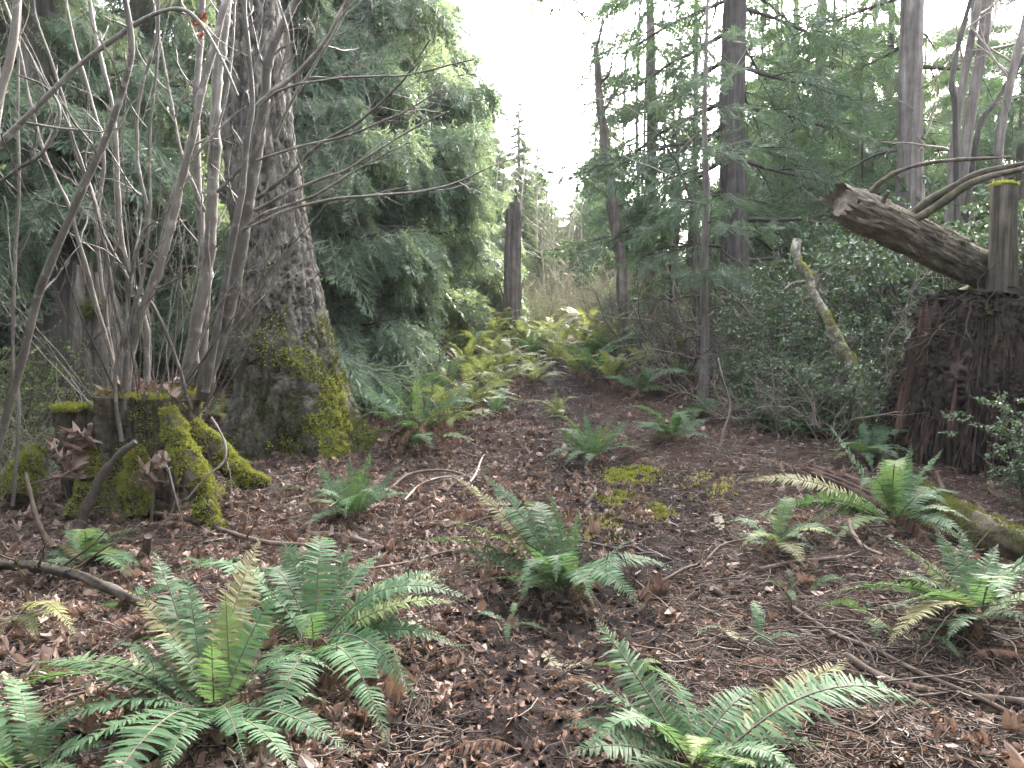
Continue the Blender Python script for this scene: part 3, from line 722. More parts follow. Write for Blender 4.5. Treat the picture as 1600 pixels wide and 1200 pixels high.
# slender sapling stems left of the stump, rooted at the left edge
def left_sapling(name, label, pts, w0, w1, d0, d1, nt, seed):
    rng = np.random.default_rng(seed); path = pxstem(pts, d0, d1, 40); base = path[0].copy()
    rr = np.linspace(w0 / 2 * d0 / FPX, w1 / 2 * d1 / FPX, len(path)); A = Acc()
    A.tube(path, rr, 9, 0, .5, True, lambda p_, a_: (vnoise(p_ * 8, 3) - .5)[:, None] * rr[:, None] * .4 * np.ones(len(a_)))
    B = Acc(); twigs_on(B, rng, path, rr, nt, .8, 0, 1, .8, .3)
    t = thing(name, label, 'sapling', base); part('stem', A.mesh('stem', M['stem'], base), t)
    part('twigs', B.mesh('twigs', M['stem'], base), t)
left_sapling('maple_sapling', 'pale brown sapling stem crossing diagonally in front of the other bare shoots', [(-10, 720), (10, 650), (35, 560), (57, 470), (75, 420), (130, 292), (170, 205), (200, 110), (205, 60), (192, -20), (180, -90)], 13, 8, 5.4, 5.0, 8, 51)
left_sapling('maple_sapling', 'dark sapling stem arching over from the left edge to the fir', [(-160, 760), (-130, 500), (-70, 300), (0, 225), (60, 165), (120, 105), (180, 60), (235, 25), (280, 14), (312, 35), (345, 90), (372, 150)], 11, 4, 5.0, 5.2, 5, 52)
left_sapling('maple_sapling', 'stout upright sapling stem at the extreme top left corner', [(-40, 800), (-30, 600), (-20, 400), (-5, 180), (14, 100), (24, 40), (28, -40)], 16, 12, 4.6, 4.6, 5, 53)
left_sapling('maple_sapling', 'thin looping sapling whip bending down at the left edge', [(-30, 800), (-90, 560), (-60, 350), (20, 270), (60, 245), (88, 205), (92, 165), (70, 135), (30, 118)], 7, 3, 5.2, 5.4, 4, 54)
left_sapling('maple_sapling', 'slim grey sapling rising beside the far left trunk', [(20, 790), (30, 640), (20, 560), (24, 400), (30, 300), (28, 180), (30, 60), (35, -40)], 6, 3, 5.8, 5.8, 7, 55)

# ------------------------------------------------------------------ broken old snag behind the stump
def grey_snag():
    rng = np.random.default_rng(37); d = 9.2
    b = P(170, 640, d); b[2] = gz1(b[0], b[1]) - .1
    t = thing('broken_snag', 'broken grey old stump with jagged splintered top behind the cut stump', 'tree stump', b)
    for k in range(11):
        a = k / 11 * 2 * math.pi; r = .30
        x = b[0] + r * math.cos(a); y = b[1] + r * math.sin(a) * .8
        tp = P(135 + rng.uniform(0, 60), rng.uniform(395, 500), d)[2]
        p0 = np.array([x, y, b[2]]); p1 = np.array([b[0] + (x - b[0]) * .72 - .10, b[1] + (y - b[1]) * .7, tp])
        A = trunk_acc([p0, (p0 + p1) / 2, p1], [.16, .13, .012], 22, 46, lambda pos, a_, tt, rr: (ridged(pos * np.array([18, 18, 1.2]), 5 + k) - .7) * .06)
        part('splinter', A.mesh('splinter', M['weathered'], b), t)
    p = rng.normal(0, .05, (900, 3)) + P(146, 482, d - .3); n = norm(rng.normal(0, 1, (900, 3)) + np.array([0, -.5, .4]))
    part('moss', tufts(rng, p, n, .03, None).mesh('moss', M['moss_dull'], b), t, kind='stuff')
grey_snag()

# ------------------------------------------------------------------ snag standing at the end of the path
def path_snag():
    d = 15.9; b = P(800, 528, d); b[2] = gz1(b[0], b[1]) - .05
    t = thing('broken_snag', 'slim broken dead trunk standing alone at the end of the path', 'dead tree', b)
    for k, (x, tip, w) in enumerate(((797, 316, 9), (806, 305, 8), (803, 350, 10))):
        p = [np.array([b[0] + (x - 800) * d / FPX * .4, b[1] + (k - 1) * .05, b[2]]), P(x, 430, d), P(x, tip, d)]
        A = trunk_acc(p, [w * 1.15 * d / FPX, w * .92 * d / FPX, .03 if k == 2 else .06], 26, 60, lambda pos, a, tt, r: (ridged(pos * np.array([12, 12, .9]), 3 + k) - .7) * .10 - .05 * (tt > .96))
        part('splinter' if k else 'trunk', A.mesh('trunk', M['snag'], b), t)
    rng = np.random.default_rng(5); A = Acc()
    w = pxstem([(800, 525), (785, 500), (788, 470), (778, 440)], d - .3, d - .3, 12); A.tube(w, np.linspace(.03, .012, 12), 5)
    part('branch', A.mesh('branch', M['twig_dark'], b), t)
path_snag()

# leaning dead tree beside the gap
def leaning_dead():
    rng = np.random.default_rng(8); d = 15.8
    path = [P(978, 520, d), P(970, 410, d), P(958, 330, d), P(946, 240, d), P(938, 160, d), P(931, 75, d)]; b = path[0].copy(); b[2] = gz1(b[0], b[1]); path[0][2] = b[2] - .1
    t = thing('dead_tree', 'leaning dead trunk with peeling bark at the right edge of the sky gap', 'dead tree', b)
    A = trunk_acc(path, [.12, .11, .10, .085, .07, .03], 16, 70, lambda pos, a, tt, r: (ridged(pos * np.array([8, 8, 2]), 3) - .7) * .12)
    part('trunk', A.mesh('trunk', M['snag'], b), t)
    for pts in ([(934, 130), (950, 118), (958, 85), (966, 40)], [(931, 80), (940, 40), (946, -10)], [(940, 180), (965, 140), (985, 120)], [(955, 300), (930, 250), (935, 240)]):
        B = Acc(); w = pxstem(pts, d, d, 12); B.tube(w, np.linspace(.035, .012, 12), 5); twigs_on(B, rng, w, np.linspace(.03, .01, 12), 4, .7)
        part('branch', B.mesh('branch', M['twig_dark'], b), t)
leaning_dead()

# slim deciduous trunks on the right
def slim_tree(label, pts, w0, w1, d, seed, nt, mat='cedar_bark', group=None, name='alder_tree'):
    rng = np.random.default_rng(seed); path = pxstem(pts, d, d, 40); b = path[0].copy(); b[2] = gz1(b[0], b[1]); 
    if path[0][2] > b[2]: path = np.vstack([b - np.array([0, 0, .05]), path])
    n = len(path); rr = np.linspace(w0 / 2 * d / FPX, w1 / 2 * d / FPX, n)
    t = thing(name, label, 'tree', b, group); A = Acc()
    A.tube(path, rr, 12, 0, .5, True, lambda p_, a_: (vnoise(p_ * 5, seed) - .5)[:, None] * rr[:, None] * .3 * np.ones(len(a_)))
    part('trunk', A.mesh('trunk', M[mat], b), t)
    for k in range(nt):
        u = rng.uniform(.35, 1); i = min(int(u * (n - 1)), n - 2); p = path[i]
        dv = np.array([rng.choice([-1, 1]) * rng.uniform(.4, 1), rng.normal(0, .5), rng.uniform(.3, 1)])
        B = Acc(); w = wander(rng, p, dv, rng.uniform(.8, 2.2), 10, .14, .03); q = np.linspace(rr[i] * .4, .004, 10)
        B.tube(w, q, 4, 0, .5, False); twigs_on(B, rng, w, q, 5, .7, 0, 1)
        part('branch', B.mesh('branch', M['twig' if mat != 'twig_pale' else 'twig_pale'], b), t)
slim_tree('slim pale trunk standing tight against the right side of the tall grey trunk', [(1420, 600), (1424, 420), (1428, 250), (1434, 120), (1438, 0), (1442, -120)], 11, 8, 13.6, 71, 4)
slim_tree('left of two tilted alder trunks above the fallen log', [(1470, 560), (1484, 330), (1494, 200), (1512, 90), (1530, 0), (1545, -90)], 15, 9, 12.5, 72, 5)
slim_tree('right of two tilted alder trunks, thicker at the top', [(1488, 560), (1500, 330), (1510, 220), (1530, 100), (1540, 30), (1548, -80)], 17, 15, 13.0, 73, 5)
slim_tree('crooked dark stem leaning left beside the two tilted alders', [(1500, 560), (1495, 300), (1492, 165), (1487, 130), (1500, 60), (1516, 0), (1525, -60)], 9, 6, 12.0, 74, 4, 'dark_bark')
slim_tree('slender tree with pale bark at the far right edge', [(1575, 520), (1560, 260), (1575, 150), (1590, 80), (1610, 0), (1620, -60)], 13, 9, 12.2, 75, 5)
slim_tree('dark sloping stem crossing low behind the far right tree', [(1510, 330), (1530, 200), (1555, 160), (1600, 90), (1640, 30)], 8, 7, 12.6, 76, 3, 'dark_bark')
for k, (x, w, d, top) in enumerate([(994, 7, 22, 170), (1006, 6, 23, 200), (972, 6, 24, 240), (1048, 7, 17, 300), (1036, 6, 19, 250), (1084, 6, 14, 200), (1220, 7, 20, 60), (1300, 6, 19, 90), (1345, 6, 17, 120), (1190, 6, 23, 100)]):
    slim_tree('thin dark pole stem standing among the right hand conifers', [(x + 2, 560), (x, 400), (x + 3, 300), (x + 1, top), (x + 6, top - 160)], w, w * .5, d, 90 + k, 3, 'dark_bark', 'thin pole stems among the right hand conifers', 'young_tree')
for k, (x, d, top, w) in enumerate([(842, 30, 230, 5), (856, 33, 260, 5), (868, 29, 300, 5), (882, 35, 310, 5), (830, 34, 200, 5), (898, 31, 300, 5), (912, 28, 260, 5), (850, 26, 330, 4), (890, 26, 340, 4), (818, 29, 240, 4), (776, 26, 250, 4)]):
    slim_tree('pale bare twiggy tree closing the bottom of the sky gap', [(x + 3, 540), (x, 440), (x - 4, (top + 440) / 2), (x + 3, top)], w, 1.5, d, 140 + k, 13, 'twig_pale', 'pale bare trees under the sky gap', 'bare_tree')
slim_tree('thin curved sapling leaning across in front of the dark fir', [(1096, 460), (1085, 340), (1060, 260), (1048, 240), (1030, 210)], 6, 3, 12.5, 110, 5, 'dark_bark')

# bare brush, pale in the distance
def brush_mesh(seed, H=2.6, n=16, mat='twig'):
    rng = np.random.default_rng(seed); A = Acc()
    for k in range(n):
        a = rng.uniform(0, 6.28); p = np.array([math.cos(a), math.sin(a), 0]) * rng.uniform(0, .25)
        L = H * rng.uniform(.6, 1.15); w = wander(rng, p, np.array([math.cos(a) * .8, math.sin(a) * .8, 1]), L, 12, .2, .0)
        r = np.linspace(.012, .004, 12); A.tube(w, r, 4, 0, .5, False); twigs_on(A, rng, w, r, 12, 1.0, 0, 1, 1.5, .15, 3, -.01)
    return A.mesh('stems', M[mat])
BRUSH = [brush_mesh(300 + k, 2.6, 20, 'twig_pale') for k in range(4)]; BRUSH_D = [brush_mesh(320 + k, 1.5, 10, 'twig_dark') for k in range(3)]
def brush(px, d, s, label, group, k, dark=False):
    x = (px - CX) / FPX * d; b = (x, d, gz1(x, d))
    t = thing('bare_bush', label, 'bush', b, group, random.uniform(0, 6.28), s)
    part('stems', (BRUSH_D if dark else BRUSH)[k % (3 if dark else 4)], t)
for k, (px, d, s) in enumerate([(835, 22, 1.15), (865, 25, 1.4), (895, 22, 1.0), (920, 24, 1.3), (945, 26, 1.4), (850, 30, 1.9), (905, 32, 2.0), (960, 22.5, 1.0), (780, 24, 1.0), (850, 20.5, .8), (885, 20, .7), (810, 20.5, .8), (915, 19.5, .7), (940, 20.5, .9), (760, 20.5, .9), (870, 22, .9), (985, 19.5, .8)]):
    brush(px, d, s, 'pale leafless bush in the bright thicket behind the snag', 'pale bare bushes behind the snag', k)
for k, (px, d, s) in enumerate([(600, 11.5, .6), (640, 12.5, .7), (700, 14, .9), (735, 16, 1.0), (1020, 13.5, 1.2), (1055, 12.2, 1.3), (1075, 13, 1.1), (985, 15, 1.1), (670, 11.0, .7)]):
    brush(px, d, s, 'tangle of thin dark leafless stems at the back of the fern slope', 'dark bare stems behind the ferns', k, True)

# ------------------------------------------------------------------ leafy evergreen shrubs
BRUSH_M = [brush_mesh(340 + k, 2.0, 9, 'twig') for k in range(3)]
for k, (px, d, s, lab) in enumerate([(1175, 9.7, .75, 'bare twiggy bush at the left end of the evergreen thicket'), (1235, 9.0, .7, 'bare twiggy bush standing before the shaded ferns'), (1300, 8.9, .75, 'bare twiggy bush right of the lichen trunk'), (1350, 9.3, 1.0, 'bare twiggy bush between thicket and rotten stump'),
                                     (1215, 11.0, 1.2, 'tall bare bush left of the lichen covered trunk'), (1270, 11.2, 1.4, 'tall bare bush rising behind the lichen covered trunk'), (1390, 10.4, 1.4, 'bare bush reaching up to the broken end of the log'), (1150, 12.6, 1.3, 'bare bush just right of the thin sapling trunk'),
                                     (1470, 10.6, 1.7, 'bare bush whose twigs cross under the leaning log'), (30, 6.6, .55, 'small bare bush at the left edge before the leafy bushes'), (95, 7.4, .7, 'bare bush left of the cut stump'), (-40, 6.0, .6, 'bare bush cut off by the left edge'), (1080, 11.6, .9, 'bare bush left of the thin sapling trunk'), (640, 10.2, .6, 'bare twigs between fir and brown skirted fern')]):
    x = (px - CX) / FPX * d; t = thing('bare_bush', lab, 'bush', (x, d, gz1(x, d)), 'bare twiggy bushes', random.uniform(0, 6.28), s); part('stems', BRUSH_M[k % 3], t)

def leafy_shrub_mesh(seed, H=1.8, W=.8, nstem=12, leaf=.042, nleaf=2600, wide=.5):
    rng = np.random.default_rng(seed); A = Acc(); O = []; D = []
    for k in range(nstem):
        a = rng.uniform(0, 6.28); p = np.array([math.cos(a), math.sin(a), 0]) * rng.uniform(0, W * .35)
        w = wander(rng, p, np.array([math.cos(a) * W / H * .9, math.sin(a) * W / H * .9, 1]), H * rng.uniform(.55, 1.1), 12, .12, 0)
        r = np.linspace(.011, .003, 12); A.tube(w, r, 4, 0, .5, False)
        for j in range(12):
            u = rng.uniform(.15, 1); i = min(int(u * 11), 10); d = norm(np.array([rng.normal(0, 1), rng.normal(0, 1), rng.uniform(-.1, .7)]))
            tw = wander(rng, w[i], d, rng.uniform(.2, .55), 7, .18, 0); A.tube(tw, np.linspace(.004, .0015, 7), 3, 0, .5, False)
            m = max(3, nleaf // (nstem * 12)); v = rng.uniform(.1, 1, m) * 6; ii = np.minimum(v.astype(int), 5)
            q = tw[ii] + (tw[ii + 1] - tw[ii]) * (v - ii)[:, None]
            O.append(q); T = norm(tw[ii + 1] - tw[ii]); D.append(norm(T * .5 + rng.normal(0, .7, (m, 3)) + np.array([0, 0, .1])))
    O = np.vstack(O); D = np.vstack(D); K = len(O)
    TV = np.array([(0, 0, 0), (wide * .5, .35, .08), (wide * .38, .72, .06), (0, 1.0, -.05), (-wide * .38, .72, .06), (-wide * .5, .35, .08), (0, .5, -.04)])
    TF = np.array([(0, 1, 6), (1, 2, 6), (2, 3, 6), (3, 4, 6), (4, 5, 6), (5, 0, 6)])
    up = norm(np.array([0, 0, 1.]) + rng.normal(0, .45, (K, 3)))
    B = Acc(); B.inst(TV, TF, rot_to(D, up) * (leaf * rng.uniform(.6, 1.3, K))[:, None, None], O, 0, rng.random(K))
    return A, B
def shrub_set(seeds, mat, **kw):
    out = []
    for s in seeds:
        A, B = leafy_shrub_mesh(s, **kw); out.append((A.mesh('stems', M['twig_dark']), B.mesh('foliage', M[mat], smooth=False)))
    return out
HOLLY = shrub_set(range(400, 404), 'holly', H=1.9, W=1.0, nstem=16, leaf=.055, nleaf=5200)
HUCK = shrub_set(range(420, 423), 'huckle', H=1.2, W=.8, nstem=12, leaf=.028, nleaf=3200)
def shrub(sets, k, px, d, s, label, group=None, name='evergreen_shrub', dz=0.0, py=None):
    x = (px - CX) / FPX * d; b = (x, d, gz1(x, d) + dz)
    t = thing(name, label, 'shrub', b, group, random.uniform(0, 6.28), s)
    st, fo = sets[k % len(sets)]
    part('stems', st, t); part('foliage', fo, t, kind='stuff')
hl = [(1190, 10.2, .62, 'low evergreen shrub right of the thin sapling'), (1240, 10.8, 1.0, 'evergreen shrub above the shaded ferns right of the sapling'), (1290, 9.9, .85, 'evergreen shrub crossing in front of the lichen covered trunk'),
      (1345, 10.4, 1.05, 'evergreen shrub between the lichen trunk and the rotten stump'), (1395, 11.0, 1.2, 'evergreen shrub directly below the broken end of the leaning log'), (1225, 12.2, 1.25, 'tall evergreen shrub left of the lichen covered trunk'),
      (1310, 12.8, 1.5, 'tall evergreen shrub behind the lichen covered trunk'), (1375, 13.2, 1.6, 'tall evergreen shrub under the tall grey trunk'), (1440, 12.2, 1.5, 'evergreen shrub seen above the leaning log'),
      (1480, 11.0, 1.5, 'evergreen shrub framed between the leaning log and rotten stump'), (1530, 10.6, 1.6, 'evergreen shrub rising behind the weathered post'), (1580, 10.4, 1.6, 'evergreen shrub behind the weathered post at the right edge'),
      (1625, 10.2, 1.6, 'evergreen shrub cut by the right edge above the rotten stump'), (1262, 9.2, .55, 'small evergreen shrub at the front left of the thicket'), (1325, 9.0, .62, 'small evergreen shrub at the front of the thicket beside the rotten stump'),
      (1165, 11.8, .8, 'evergreen shrub just behind the thin sapling'), (1215, 9.3, .5, 'lowest evergreen shrub at the litter edge right of the sapling'), (1372, 9.6, .8, 'evergreen shrub touching the left side of the rotten stump'),
      (1560, 12.4, 2.1, 'highest evergreen shrub beside the tilted alders'), (1610, 12.6, 2.3, 'tall evergreen shrub in the upper right corner')]
for k, (px, d, s, lab) in enumerate(hl):
    shrub(HOLLY, k, px, d, s, lab, 'evergreen shrubs in the right thicket')
for k, (px, d, s) in enumerate([(1180, 14.5, 1.6), (1090, 15.0, 1.3), (1250, 15.5, 2.0), (1130, 17.0, 1.8), (1330, 16.0, 2.3), (1400, 16.5, 2.5), (1060, 18.0, 1.5), (1470, 15.0, 2.4), (1200, 18.5, 2.2), (1010, 17.5, 1.1)]):
    shrub(HUCK, k, px, d, s, 'pale green understorey bush between the trunks right of the path', 'pale understorey bushes on the right', 'understorey_bush')
for k, (px, d, s) in enumerate([(845, 20.2, 0.9), (880, 20.8, 0.8), (910, 20.0, 0.9), (825, 21.5, 1.1), (865, 23, 1.2), (900, 23.5, 1.3), (790, 21, 1.0), (940, 22, 1.2), (760, 19.5, 1.1), (965, 20, 1.1)]):
    shrub(HUCK, k, px, d, s, 'low pale green bush just beyond the fern crest', 'low bushes beyond the crest', 'low_bush')
shrub(HOLLY, 1, 1655, 6.3, .6, 'leafy evergreen shrub at the right edge in front of the rotten stump')
for k, (px, d, s) in enumerate([(-30, 7.6, 1.15), (15, 8.0, 1.45), (62, 9.0, 1.0), (-90, 8.2, 1.6), (30, 7.0, .7)]):
    shrub(HUCK, k, px, d, s, 'small leaved green bush at the left edge behind the bare shoots', 'small leaved bushes at the left edge', 'huckleberry_bush')

# ------------------------------------------------------------------ rotten stump on the right, with its post and the leaning log
def rotten_stump():
    rng = np.random.default_rng(41); d = 8.3
    b = P(1525, 745, d); b[2] = gz1(b[0], b[1]) - .1
    t = thing('rotten_stump', 'huge dark rotting stump with fibrous crumbling sides and a tangle of roots on top', 'tree stump', b)
    zt = P(1540, 478, d)[2]
    Hh = zt - b[2]
    def disp(pos, a, tt, r):
        g = ridged(pos * np.array([6, 6, .7]), 4) - .7; g2 = ridged(pos * np.array([17, 17, 1.6]), 9) - .7
        f = fbm(pos * np.array([40, 40, 9]), 3, 12) - .5; lump = fbm(pos * 2.2, 3, 2) - .5
        return g * .2 + g2 * .12 + f * .10 - .16 * furrow(pos * np.array([4.5, 4.5, .5]) + f[:, None], 14, .05) - .08 * furrow(pos * np.array([12, 12, 1.0]), 19, .05) + lump * .35 * r
    pts = [b, P(1526, 660, d), P(1532, 590, d), P(1542, 530, d), P(1555, 486, d), P(1558, 472, d)]; pts[0][2] -= .1
    A = trunk_acc(pts, [.92, .88, .78, .68, .50, .22], 260, 240, disp)
    part('stump_body', A.mesh('stump_body', M['rot'], b), t)
    # slabs of red wood standing proud along the left side and front
    for k, (x0, y0, x1, y1, w, o) in enumerate([(1402, 700, 1430, 552, 4, -.15), (1445, 560, 1447, 484, 5, -.2), (1465, 520, 1467, 478, 4.5, -.15), (1484, 512, 1485, 482, 5, -.1), (1396, 690, 1418, 600, 5, .1), (1484, 700, 1496, 612, 3.5, -.82)]):
        p0, p1 = P(x0, y0, d + o), P(x1, y1, d + o)
        r = w * d / FPX
        B = Acc()
        for q in range(7):
            o2 = rng.normal(0, r * .55, 3) * (1, .5, 0); top_ = p1 + o2 * .7 + (p0 - p1) * rng.uniform(-.05, .45) * (q > 0)
            trunk_acc([p0 + o2, (p0 + top_) / 2 + o2 * .6 + rng.normal(0, .015, 3), top_], [r * .55, r * .5, r * .08], 12, 40, lambda pos, a, tt, rr: ((ridged(pos * np.array([22, 22, 1.6]), 5 + k) - .7) * 1.3 + (fbm(pos * np.array([50, 50, 8]), 3, k) - .5) * .9) * rr, acc=B)
        part('splinter', B.mesh('splinter', M['rot_red'], b), t)
    # root tangle over the top and hanging down
    for k in range(60):
        x = rng.uniform(1430, 1640); y = np.interp(x, [1430, 1500, 1545, 1640], [540, 488, 468, 462]) + rng.uniform(-6, 30)
        p = P(x, y, d - .45 + rng.uniform(-.25, .4)); dv = np.array([rng.normal(0, 1) - .4, rng.normal(-.25, .3), rng.uniform(-.6, .25)])
        w = wander(rng, p, dv, rng.uniform(.25, .9), 14, .22, -.05); r0 = rng.choice([.005, .008, .013, .02], p=[.4, .3, .2, .1])
        B = Acc(); B.tube(w, np.linspace(r0, r0 * .3, 14), 6); part('root', B.mesh('root', M['root'], b), t)
    A2 = Acc()
    for k in range(420):
        a = rng.uniform(2.6, 6.0); z = rng.uniform(.35, 1.0) * Hh; rr = np.interp(z / Hh, [0, .5, .8, 1], [1.0, .84, .68, .4])
        p = np.array([b[0] + .1 + rr * math.cos(a), b[1] + rr * math.sin(a), b[2] + z])
        w = wander(rng, p, np.array([rng.normal(0, .3), rng.normal(-.05, .25), -1]), rng.uniform(.1, .45), 6, .18, -.05); A2.tube(w, np.linspace(.004, .0015, 6), 3, 0, .5, False)
    part('fibres', A2.mesh('fibres', M['root'], b), t, kind='stuff')
    A3 = Acc()
    for k in range(1100):
        a = rng.uniform(2.4, 6.2); z = rng.uniform(-.05, .85) * Hh; L = rng.uniform(.12, .55)
        q = []
        for zz in (z, z + L * .5, z + L):
            rr = np.interp(zz / Hh, [0, .5, .8, 1], [.93, .80, .66, .42]) + rng.normal(.03, .035)
            q.append((b[0] + .07 * zz / Hh + rr * math.cos(a), b[1] + rr * math.sin(a), b[2] + zz)); a += rng.normal(0, .02)
        w_ = rng.uniform(.006, .02); A3.tube(spline(q, 6), [w_, w_, w_ * .9, w_ * .7, w_ * .5, .002], 4, 0, .5, False)
    part('fibres', A3.mesh('fibres', M['rot'], b), t, kind='stuff')
    A4 = Acc()
    for k in range(420):
        a = rng.uniform(2.7, 3.9) if k % 3 else rng.uniform(4.0, 5.8); z = rng.uniform(-.03, .75) * Hh; L = rng.uniform(.1, .5); q = []
        for zz in (z, z + L * .5, z + L):
            rr = np.interp(zz / Hh, [0, .5, .8, 1], [.95, .82, .66, .38]) + rng.normal(.015, .02)
            q.append((b[0] + .07 * zz / Hh + rr * math.cos(a), b[1] + rr * math.sin(a), b[2] + zz))
        w_ = rng.uniform(.005, .017); A4.tube(spline(q, 6), [w_, w_, w_ * .9, w_ * .7, w_ * .5, .002], 4, 0, .5, False)
    part('fibres', A4.mesh('fibres', M['rot_red'], b), t, kind='stuff', label='reddish fibres of crumbling wood on the stump side')
    V, F = acc_quads(A)
    p, n = surf_samples(rng, V, F, 2600, lambda c, nn: np.clip(fbm(c * 2.1, 3, 8) - .56, 0, 1) * (nn[:, 1] < .2))
    part('moss', tufts(rng, p, n, .02, None).mesh('moss', M['moss_dull'], b), t, kind='stuff')
    # standing posts of sound wood
    for (pts, w, lab) in (([(1565, 476), (1566, 400), (1568, 306)], 20, 'upright grey post of weathered wood with mossy top'), ([(1606, 470), (1608, 390)], 10, None)):
        pp = [P(x, y, d - .2) for x, y in pts]; r = w * d / FPX
        B = trunk_acc(pp, [r * 1.1, r * .98, r * .92] if len(pp) == 3 else [r, r * .6], 60, 90, lambda pos, a, tt, rr: -.05 * furrow(pos * np.array([9, 9, .35]), 25, .03) - .02 * furrow(pos * np.array([22, 22, .8]), 27, .05) + (fbm(pos * np.array([60, 60, 3]), 2, 3) - .5) * .02)
        po = part('post', B.mesh('post', M['weathered'], b), t, label=lab)
        if lab:
            K = 1500; a = rng.uniform(0, 6.28, K); q = np.sqrt(rng.random(K)) * r * .98
            pt = pp[-1] + np.stack([q * np.cos(a), q * np.sin(a), rng.normal(.003, .006, K)], -1)
            part('moss', tufts(rng, pt, np.tile((0, 0, 1.), (K, 1)), .02, None).mesh('moss', M['moss'], b), po, kind='stuff')
rotten_stump()

def leaning_log():
    rng = np.random.default_rng(43); d0 = 7.9
    pts = [P(1322, 318, 7.6), P(1400, 355, 7.85), P(1470, 390, 8.1), P(1545, 425, 8.55), P(1650, 470, 9.1), P(1760, 560, 9.6)]
    b = pts[-1].copy(); b[2] = gz1(b[0], b[1]); pts.append(np.array([b[0] + .4, b[1] + .3, b[2] - .1]))
    t = thing('leaning_log', 'broken brown log leaning up leftwards behind the weathered post', 'log', b)
    def disp(pos, a, tt, r):
        ca, sa = np.cos(a), np.sin(a)
        q = np.stack([ca * 1.6, sa * 1.6, tt * 7], -1); wv = fbm(q, 3, 31)
        g = ridged(np.stack([ca * 2.2 + wv, sa * 2.2 - wv, tt * 4], -1), 4) - .7
        f = ridged(np.stack([ca * 7 + wv * 3, sa * 7 + wv * 2, tt * 22], -1), 2) - .7
        bark = sstep(.50, .54, fbm(np.stack([ca * 1.2, sa * 1.2, tt * 9], -1), 3, 57))
        g = g + bark * .30 + (wv - .5) * .9
        end = np.clip(.035 - tt, 0, 1) / .035
        return g * .06 + f * (.03 + .03 * bark) - end * r * .25 * (fbm(np.stack([np.cos(a) * 2, np.sin(a) * 2, a * 0], -1), 2, 3))
    A = trunk_acc(pts, [.15, .165, .17, .175, .19, .2, .2], 140, 220, disp)
    # splinters at the broken end are pulled out along the log
    V = A.V[0]; ax = norm(pts[0] - pts[1]); sides = 140
    for rr in range(3):
        idx = np.arange(sides) + rr * sides; a = np.arange(sides) * 2 * math.pi / sides
        V[idx] += ax * ((fbm(np.stack([np.cos(a) * 3, np.sin(a) * 3, 0 * a], -1), 3, 6) - .38) * .5 * (3 - rr) / 3)[:, None]
    part('trunk', A.mesh('trunk', M['log_wood'], b), t)
    for pp, w0, w1, dd in (([(1358, 302), (1385, 278), (1420, 262), (1470, 252), (1530, 248), (1580, 246)], 9, 4, (7.7, 7.4)),
                           ([(1425, 335), (1455, 312), (1490, 292), (1530, 272), (1570, 262), (1640, 252)], 15, 9, (7.9, 7.3)),
                           ([(1432, 342), (1470, 318), (1510, 290), (1545, 276), (1580, 268), (1660, 250)], 14, 8, (7.8, 7.2)),
                           ([(1376, 325), (1382, 310), (1388, 298)], 11, 5, (7.7, 7.6))):
        w = pxstem(pp, *dd, 30); B = Acc(); B.tube(w, np.linspace(w0 / 2 * dd[0] / FPX, w1 / 2 * dd[1] / FPX, 30), 9, 0, .5, True, lambda p_, a_: (vnoise(p_ * 14, 2) - .5)[:, None] * .016 * np.ones(len(a_)))
        part('branch', B.mesh('branch', M['log_branch'], b), t)
    K = 1200; v, f = acc_quads(A)
    p, n = surf_samples(rng, v, f, K, lambda c, nn: np.clip(fbm(c * 4, 2, 12) - .5, 0, 1) * (nn[:, 2] > .1))
    part('moss', tufts(rng, p, n, .016, None).mesh('moss', M['moss_dull'], b), t, kind='stuff')
leaning_log()

def lichen_branch(label, pts, w0, w1, d, seed, extra=()):
    rng = np.random.default_rng(seed); path = pxstem(pts, d, d - .2, 30); b = path[-1].copy()
    t = thing('dead_branch', label, 'branch', b); rr = np.linspace(w0 / 2 * d / FPX, w1 / 2 * d / FPX, 30); A = Acc()
    A.tube(path, rr, 14, 0, .5, True, lambda p_, a_: (vnoise(p_ * 9, 2) - .5)[:, None] * rr[:, None] * .55 * np.ones(len(a_)))
    part('stem', A.mesh('stem', M['birch'], b), t)
    for e in extra:
        B = Acc(); w = pxstem(e, d, d - .1, 12); B.tube(w, np.linspace(.022, .008, 12), 6); part('branch', B.mesh('branch', M['birch'], b), t)
    V, F = acc_quads(A)
    p, n = surf_samples(rng, V, F, 2200, lambda c, nn: np.clip(fbm(c * 5, 2, seed) - .46, 0, 1) * (nn[:, 2] > -.2))
    part('moss', tufts(rng, p, n, .02, None).mesh('moss', M['moss'], b), t, kind='stuff')
LB = lichen_branch('crooked pale lichen covered trunk leaning in the middle of the evergreen thicket', [(1246, 374), (1243, 392), (1250, 415), (1266, 436), (1270, 458), (1288, 488), (1303, 520), (1325, 560), (1340, 600), (1350, 680)], 11, 19, 9.35, 44, ([(1262, 440), (1240, 442), (1222, 455)], [(1276, 455), (1280, 430)]))
lichen_branch('pale lichen covered branch slanting up left of the rotten stump', [(1520, 448), (1490, 462), (1462, 478), (1442, 492), (1430, 520), (1416, 550), (1405, 620), (1400, 680)], 10, 15, 8.9, 45, ([(1455, 482), (1500, 470), (1535, 470)],))

